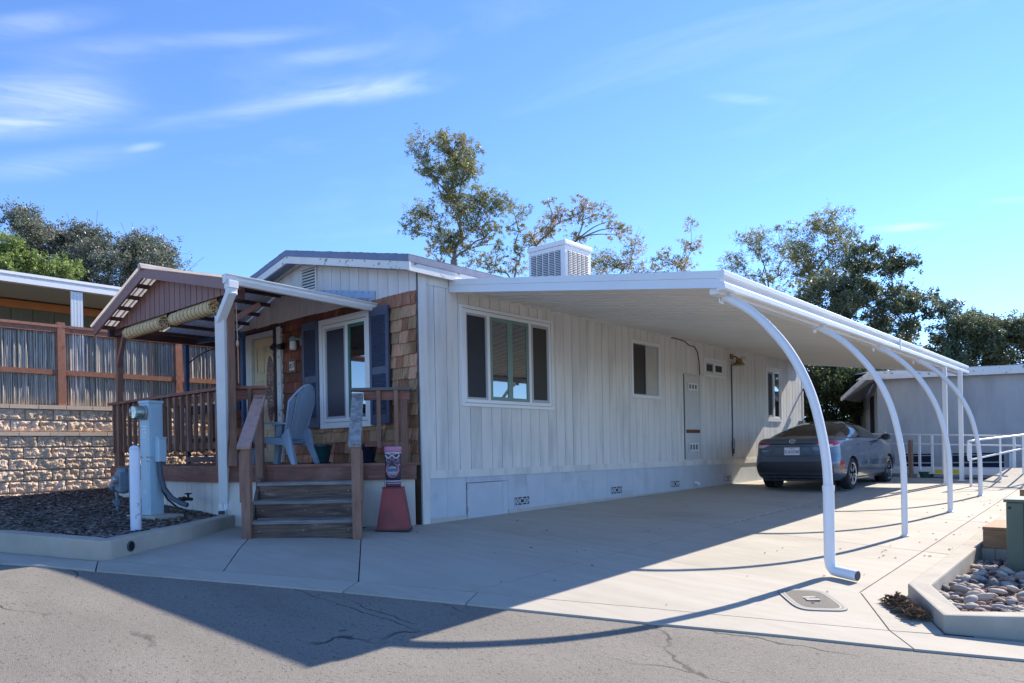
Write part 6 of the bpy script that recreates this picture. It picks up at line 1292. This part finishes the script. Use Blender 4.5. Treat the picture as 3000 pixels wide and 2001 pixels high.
b = MB(); b.cbox((0, yp, .79), (.345, .012, .19)); pf = b.build('plate_frame', M('plate_frame', (.12, .13, .12), .35, metal=.4), car, local=True, bevel=.004)
b = MB(); b.cbox((0, yp-.008, .79), (.30, .006, .148)); pl2 = b.build('number_plate', M('plate_white', (.72, .73, .78), .45), pf, local=True)
def ctext(s, size, loc, m, par, sx=1.0, nm='lettering'):
    o = text(nm, s, m, loc, RZ90, size, None, .001, sx); o.parent = par; return o
ctext('EU63D88', .088, (0, yp-.0125, .775), M('plate_ink', (.05, .03, .12), .5), pf, .82)
ctext('California', .03, (0, yp-.0125, .843), red, pf)
ye = rear(0, .99)[1]-.012; b = MB()
def ellt(rx, rz, cx=0, cz=0, r=.0065): b.tube([(cx+rx*math.cos(a), ye, .992+cz+rz*math.sin(a)) for a in [2*PI*k/24 for k in range(25)]], r, 6, cap=False)
ellt(.060, .041); ellt(.045, .013, 0, .018, .005); ellt(.016, .036, 0, .002, .005); em = b.build('badge', chrome, car, smooth=True, local=True)
ctext('COROLLA', .036, (-.545, rear(-.545, .80)[1]-.006, .80), chrome, car, nm='badge_lettering'); ctext('LE', .04, (.55, rear(.55, .80)[1]-.006, .80), chrome, car, nm='badge_lettering')
b = MB(); b.hexa([(-.012, -.62, 1.40), (.012, -.62, 1.40), (.02, -.42, 1.42), (-.02, -.42, 1.42), (-.004, -.60, 1.475), (.004, -.60, 1.475), (.004, -.5, 1.45), (-.004, -.5, 1.45)]); b.build('fin_aerial', carp, car, local=True)
b = MB(); b.tube([(-.35, -2.1, .27), (-.35, -2.25, .27)], .03, 10); b.cbox((0, -1.7, .24), (1.3, .9, .1)); b.build('exhaust', blackm, car, local=True)

# ================================================================== TREES
def fast_mesh(name, V, nper, mat, par):
    n = len(V); nf = n//nper; me = bpy.data.meshes.new(name); me.vertices.add(n); me.vertices.foreach_set('co', V.astype(np.float32).ravel())
    me.loops.add(n); me.loops.foreach_set('vertex_index', np.arange(n, dtype=np.int32)); me.polygons.add(nf)
    me.polygons.foreach_set('loop_start', np.arange(0, n, nper, dtype=np.int32)); me.polygons.foreach_set('loop_total', np.full(nf, nper, dtype=np.int32))
    me.materials.append(mat); me.update(calc_edges=True); me.validate(); return link(bpy.data.objects.new(name, me), par)
rU, vU = np.array(r0), np.array(vv)
def tree(name, lb, base, clumps, leaf, bark_, nl=260, L=.16, w=.045, rad=.5, fork=None, droop=.5, depth=.8, group=None, tr=.16, seed=0, dens_in=2.3, dz=0.0, fill=0, twigs=3, lean=0.0, rv=.3):
    """trunk and limbs grown towards leaf clumps; crown is many leaf-sized faces gathered round each clump"""
    R = np.random.default_rng(seed); bx, by = base; bz = -.1; B = np.array((bx, by, bz))
    th = thing(name, lb, 'tree', (bx, by, bz), group=group)
    C_ = []
    for c in clumps: r_ = c[2] if len(c) > 2 else rad*R.uniform(1-rv, 1+rv); C_.append((np.array((bx, by, 0))+rU*c[0]+vU*R.normal(0, depth)+np.array((0, 0, c[1]+dz)), r_))
    n0 = len(C_)
    for _ in range(fill):
        i = R.integers(0, n0); ds = sorted(range(n0), key=lambda j: np.linalg.norm(C_[j][0]-C_[i][0]))[1:7]; j, k = R.choice(ds, 2, replace=False); w_ = R.dirichlet((1, 1, 1))
        C_.append((C_[i][0]*w_[0]+C_[j][0]*w_[1]+C_[k][0]*w_[2]+vU*R.normal(0, depth*.6), rad*R.uniform(.7, 1.1)))
    fz = fork if fork is not None else min(c[1] for c in clumps)-.6
    F0 = B+np.array((0, 0, fz-bz))+rU*lean
    nodes = [F0]; par = [-1]; order = sorted(range(len(C_)), key=lambda i: np.linalg.norm(C_[i][0]-F0)); isl = [None]
    for i in order:
        p = C_[i][0]-np.array((0, 0, C_[i][1]*.25)); d = [np.linalg.norm(p-q)+.35*np.linalg.norm(q-F0)*0+(.8 if q[2] > p[2]+.1 else 0)+.45*np.linalg.norm(q-F0) for q in nodes]; k = int(np.argmin(d)); nodes.append(p); par.append(k); isl.append(i)
    cnt = [1]*len(nodes)
    for i in range(len(nodes)-1, 0, -1): cnt[par[i]] += cnt[i]
    b = MB(); rt = lambda c: max(.010, tr*.62*(c/len(nodes))**.55)
    if F0[2]-bz > .2:
        m = (B+F0)/2+rU*R.normal(0, .1); b.tube(smooth_path([B, m, F0], 3), [lerp(tr*1.5, tr, i/6) for i in range(7)], 9)
    for i in range(1, len(nodes)):
        a, c = nodes[par[i]], nodes[i]; d = np.linalg.norm(c-a); m = (a+c)/2+R.normal(0, .07, 3)*d+np.array((0, 0, .05*d)); r1 = rt(cnt[par[i]])*.8 if par[i] else rt(cnt[i])*1.15; r2 = rt(cnt[i])*.75
        b.tube(smooth_path([a, m, c], 3), [lerp(r1, r2, t/6) for t in range(7)], 6, cap=False)
        rr_ = C_[isl[i]][1]
        for k in range(twigs):
            e = c+R.normal(0, 1, 3)*rr_*.8+np.array((0, 0, rr_*.3)); m = (c+e)/2+R.normal(0, .1, 3)*rr_; b.tube([c, m, e], [r2*.8, r2*.5, .005], 4, cap=False)
    b.build('trunk', bark_, th, smooth='all', recalc=False)
    VV = []
    for c, r_ in C_:
        n = int(nl*dens_in*(r_/rad)**2); sub = max(5, int(n/(13 if droop > .4 else 22))); sc = np.clip(R.normal(0, .68 if droop > .4 else .52, (sub, 3)), -1.25, 1.25)*r_; sc[:, 2] *= .8; idx = R.integers(0, sub, n)
        ctr = c+sc[idx]+R.normal(0, .14, (n, 3))*r_
        d = R.normal(0, 1, (n, 3)); d[:, 2] = d[:, 2]*(1-droop)-droop*1.1; d /= np.linalg.norm(d, axis=1)[:, None]
        e = np.cross(d, R.normal(0, 1, (n, 3))); e /= np.linalg.norm(e, axis=1)[:, None]
        l = (L*R.uniform(.6, 1.3, n))[:, None]/2; ww = (w*R.uniform(.7, 1.3, n))[:, None]/2
        VV.append(np.stack([ctr-d*l, ctr+e*ww-d*l*.1, ctr+d*l, ctr-e*ww-d*l*.1], 1).reshape(-1, 3))
    fast_mesh('crown', np.concatenate(VV), 4, leaf, th); return th
# -- tall gum and the thinner gums behind the roof
E1 = [(-.36,13.93),(-.25,13.71),(.4,13.97),(.57,13.69),(-.14,13.44),(.19,13.21),(-.41,13.66),(.46,12.88),(.08,12.83),(.78,13.26),(.73,12.77),(-1.17,13.07),(-1.28,13.18),(-1.01,12.64),(-.9,12.42),(-.57,12.19),(-.47,13.06),(-.19,12.73),(.35,12.56),(.4,12.18),(.73,12.33),(.08,11.91),(-.14,11.7),(-.25,11.48),(.46,11.36),(.19,11.26),(1.06,11.46),(1.22,11.24),(1.82,11.33),(2.03,11.11),(1.55,10.96),(1.22,10.91),(.3,10.93),(.08,10.99),(-1.39,10.96),(-1.23,10.79),(-.79,10.62),(-.57,10.24),(.62,10.38),(.95,10.37),(1.49,10.25),(1.76,9.98),(1.82,9.7),(1.27,9.82),(.35,9.95),(-.14,9.85),(-1.5,10.09),(-1.61,9.93),(-.63,9.91),(-.41,9.53),(.57,9.56),(.08,9.68)]
tree('gum_tree', 'tall slender gum tree rising highest above the house roof', (-14.28, 14.55), E1, lf_euc, bark, 215, .15, .032, .36, 8.9, .55, .55, 'gum trees behind the house', .15, 1)
E2 = [(.06,12.0),(.24,11.4),(.54,11.99),(-.18,11.28),(.36,10.92),(.12,10.08),(.36,9.9),(.24,9.48),(.18,9.19),(-.66,9.86),(-.78,9.5),(-1.01,9.63),(-1.49,9.75),(-1.85,9.34),(-1.13,9.15),(-.54,9.2)]
tree('gum_tree', 'thin half bare gum tree just left of the roof cooler', (-14.45, 18.41), E2, lf_euc, bark, 110, .13, .034, .34, 8.6, .5, .5, 'gum trees behind the house', .10, 2)
E3 = [(.05,11.52),(.34,11.28),(.75,11.39),(.63,11.04),(-.06,11.17),(-.06,10.59),(1.56,11.78),(1.68,11.55),(1.27,11.26),(1.62,11.14),(2.84,11.53),(2.78,11.01),(2.37,11.53),(-.7,10.49),(-.82,10.38),(.17,10.47),(3.18,10.65),(3.53,10.64),(3.07,10.36),(1.33,10.16),(-.41,10.14)]
tree('gum_tree', 'wide sparse yellowing gum tree spreading above the roof cooler', (-12.66, 18.66), E3, lf_yel, bark, 125, .13, .035, .33, 8.7, .5, .5, 'gum trees behind the house', .12, 3)
E4 = [(-.41,9.79),(-.04,9.84),(.2,9.59),(1.06,10.25),(.94,9.7),(1.37,9.26),(1.19,10.81),(-.72,9.92),(-.6,9.42),(.51,9.34)]
tree('gum_tree', 'low yellow green gum crown right of the roof cooler', (-11.61, 22.25), E4, lf_yel, bark, 150, .13, .035, .38, 8.4, .5, .5, 'gum trees behind the house', .09, 4)
E5 = [(-1.21,10.32),(-1.02,10.06),(-.75,10.64),(.35,11.86),(.35,11.27),(.29,10.88),(.09,10.36),(-.1,9.91),(.48,10.75),(-.43,10.11),(-1.6,9.8),(-.2,9.4)]
tree('gum_tree', 'small pointed gum sapling top above the middle of the carport roof', (-10.05, 26.31), E5, lf_yel, bark, 120, .13, .035, .34, 8.8, .5, .4, 'gum trees behind the house', .07, 5)
tree('gum_tree', 'tiny wisps of a gum top just over the house ridge', (-17.2, 16.0), [(-.1, 10.2), (.1, 10.35), (.6, 10.15), (.75, 10.3), (1.0, 10.1), (-.5, 9.7), (.4, 9.6)], lf_yel, bark, 60, .13, .034, .22, 8.6, .5, .3, 'gum trees behind the house', .06, 15)
TA = [(-.89,11.06),(-.7,10.68),(-.46,10.43),(-.15,11.04),(.53,11.28),(.78,10.9),(.65,10.41),(-.27,10.24),(-1.56,9.84),(-1.38,9.65),(-.64,8.83),(.71,9.92),(.59,9.49),(-.39,9.57),(-.09,8.82),(-1.2,9.1),(.3,9.0)]
tree('gum_tree', 'pale loose gum tree standing leftmost above the carport gutter', (-5.95, 27.26), TA, lf_euc, bark, 190, .13, .034, .42, 7.6, .5, .6, 'gum trees beyond the carport', .10, 6)
TB = [(.25,10.82),(.83,10.8),(-.04,10.41),(-.16,9.95),(.54,10.29),(1.12,10.28),(1.41,10.04),(1.64,10.04),(-.68,9.67),(-.8,9.27),(-.45,9.38),(-.33,8.97),(.01,9.02),(.59,9.3),(1.0,9.64),(1.41,9.23),(-.91,8.34),(-.57,8.57),(-1.03,8.0),(-.1,8.45),(.25,8.79),(.8,8.6),(1.3,8.5),(.2,8.0)]
tree('gum_tree', 'bright green gum tree topping the group beyond the carport gutter', (-3.81, 26.48), TB, lf_lime if False else lf_euc, bark, 260, .13, .035, .44, 7.0, .5, .7, 'gum trees beyond the carport', .12, 7)
TC = [(.43,8.44),(.53,8.08),(.18,8.04),(-.48,7.8),(-.73,7.7),(-1.14,7.4),(-1.44,7.1),(-1.75,6.7),(-.99,6.99),(-.48,7.19),(.03,7.38),(.53,7.37),(.74,7.06),(.43,6.77),(-.23,6.68),(-.73,6.48),(-1.24,6.59),(.03,6.16),(.53,6.05),(.69,5.64),(-.73,6.08),(-1.75,7.01),(.38,8.79),(.03,6.77),(-.23,7.08),(-1.9,6.2),(-1.4,5.9),(-.2,5.5),(.3,5.2)]
tree('oak_tree', 'dark olive oak tree in front of the bright gum beyond the carport', (-1.33, 23.33), TC, lf_oak, barkd, 420, .11, .055, .46, 4.4, .2, .8, 'oaks beyond the carport', .16, 8, dz=-.3)
TD = [(-.15,7.91),(.09,7.9),(.24,7.7),(-.15,7.56),(-.74,7.43),(-.54,7.13),(.05,7.12),(-.05,6.73),(.54,6.96),(1.22,6.75),(1.37,6.51),(.93,6.42),(.44,6.33),(1.51,5.92),(.93,5.88),(.19,6.04),(-.3,6.15),(-.59,6.45),(-.3,5.66),(.44,5.55),(.93,5.44),(-.05,5.31),(-.74,5.23),(1.12,5.14),(-.54,5.96),(.5,4.9),(-.2,4.6)]
tree('oak_tree', 'open branched oak with dark leaf tufts rightmost of the tall trees', (.32, 23.46), TD, lf_oak, barkd, 250, .11, .055, .36, 4.2, .2, .7, 'oaks beyond the carport', .13, 9, dz=-.1)
TE = [(-1.24,5.26),(-.77,5.3),(-.54,5.39),(.17,5.42),(.41,5.23),(.78,4.94),(-.06,5.09),(-.54,4.96),(-1.01,4.97),(-1.43,4.88),(-1.62,4.51),(-1.15,4.55),(-.54,4.54),(.08,4.57),(.64,4.52),(1.02,4.65),(1.25,4.93),(-1.95,4.33),(-1.48,4.08),(-.77,4.07),(-.06,4.06),(.64,4.04),(1.21,4.13),(1.3,4.46),(1.7,4.8),(2.1,4.4),(2.4,4.9),(1.8,4.0),(-1.2,3.6),(0,3.5),(1,3.5),(2,3.5),(-2.1,3.7)]
tree('oak_tree', 'dense rounded dark green oak behind the grey neighbour building', (2.88, 24.39), TE, lf_oak, barkd, 520, .11, .055, .48, 3.0, .2, .6, 'oaks beyond the carport', .14, 10, dz=-.2, fill=14)
TG = [(-.86,3.18),(-.49,3.21),(-.07,3.2),(.35,3.16),(.76,3.15),(-.69,2.84),(-.28,2.75),(.14,2.74),(.56,2.73),(.76,2.52),(-.9,2.55),(-.49,2.34),(-.07,2.25),(.35,2.16),(.64,2.07),(-1.11,2.1),(-.69,1.92),(-.28,1.83),(.14,1.74),(-1.11,2.93),(.97,3.06),(-1.4,3.4),(-1.4,2.5),(-1.5,1.8),(-1.3,1.2),(-.8,1.2),(-.3,1.0),(.3,1.0),(.7,1.4),(1.2,2.4),(1.2,3.4),(0,3.6),(-.6,3.7),(.7,3.7),(1.4,1.6),(-1.8,2.9),(-1.9,2.2),(-1.9,1.5)]
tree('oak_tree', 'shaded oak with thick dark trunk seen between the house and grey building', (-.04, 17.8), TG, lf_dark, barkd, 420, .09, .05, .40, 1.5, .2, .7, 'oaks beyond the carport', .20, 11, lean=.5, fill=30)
OL = [(-2.55,9.7),(-2.12,9.51),(-1.28,9.82),(-.85,9.86),(-.38,9.76),(.18,9.8),(.75,9.6),(1.22,9.45),(1.69,9.25),(2.11,9.05),(2.58,9.14),(2.82,8.9),(3.2,8.61),(3.53,8.46),(3.76,8.13),(3.95,7.79),(3.29,8.04),(2.82,8.24),(2.35,8.48),(1.88,8.73),(1.31,8.93),(.75,9.03),(.18,9.23),(-.38,9.24),(-.95,9.3),(-1.51,9.07),(-1.98,8.89),(-2.55,9.19),(-1.42,8.55),(-.85,8.68),(-.19,8.58),(.47,8.47),(1.13,8.32),(1.78,8.16),(2.35,7.87),(2.91,7.67),(3.43,7.57),(.18,7.96),(.75,7.81),(1.31,7.7),(1.88,7.55),(-.29,7.87),(.47,7.44),(1.17,7.23),(1.88,7.13),(-.9,8.0),(-3.1,9.4),(-3.4,8.8),(-3.2,8.2),(-2.4,8.4),(2.6,7.1),(3.3,7.0),(4.0,7.2),(0,6.9),(.9,6.6),(2,6.5),(3,6.4)]
tree('oak_tree', 'broad grey green oak behind the neighbour home on the left', (-21.64, 2.71), OL, lf_gry, barkd, 520, .085, .045, .50, 5.0, .2, 1.0, None, .26, 12, dz=-.55, fill=45)
BL = [(-.51,7.61),(-.23,7.52),(.09,7.36),(-.39,7.21),(.01,7.04),(.37,7.03),(-.51,6.93),(-.15,6.72),(.25,6.76),(.57,6.95),(.73,6.79),(.97,7.02),(1.17,6.86),(.69,6.47),(1.13,6.5),(1.37,6.74),(.17,6.48),(-.31,6.49),(-.9,7.5),(-1.1,7.0),(-.8,6.5)]
tree('lime_tree', 'bright yellow green bushy tree lower left in front of the grey oak', (-18.51, .14), BL, lf_lime, barkd, 330, .10, .05, .34, 4.5, .3, .5, None, .14, 13, dz=-.05)
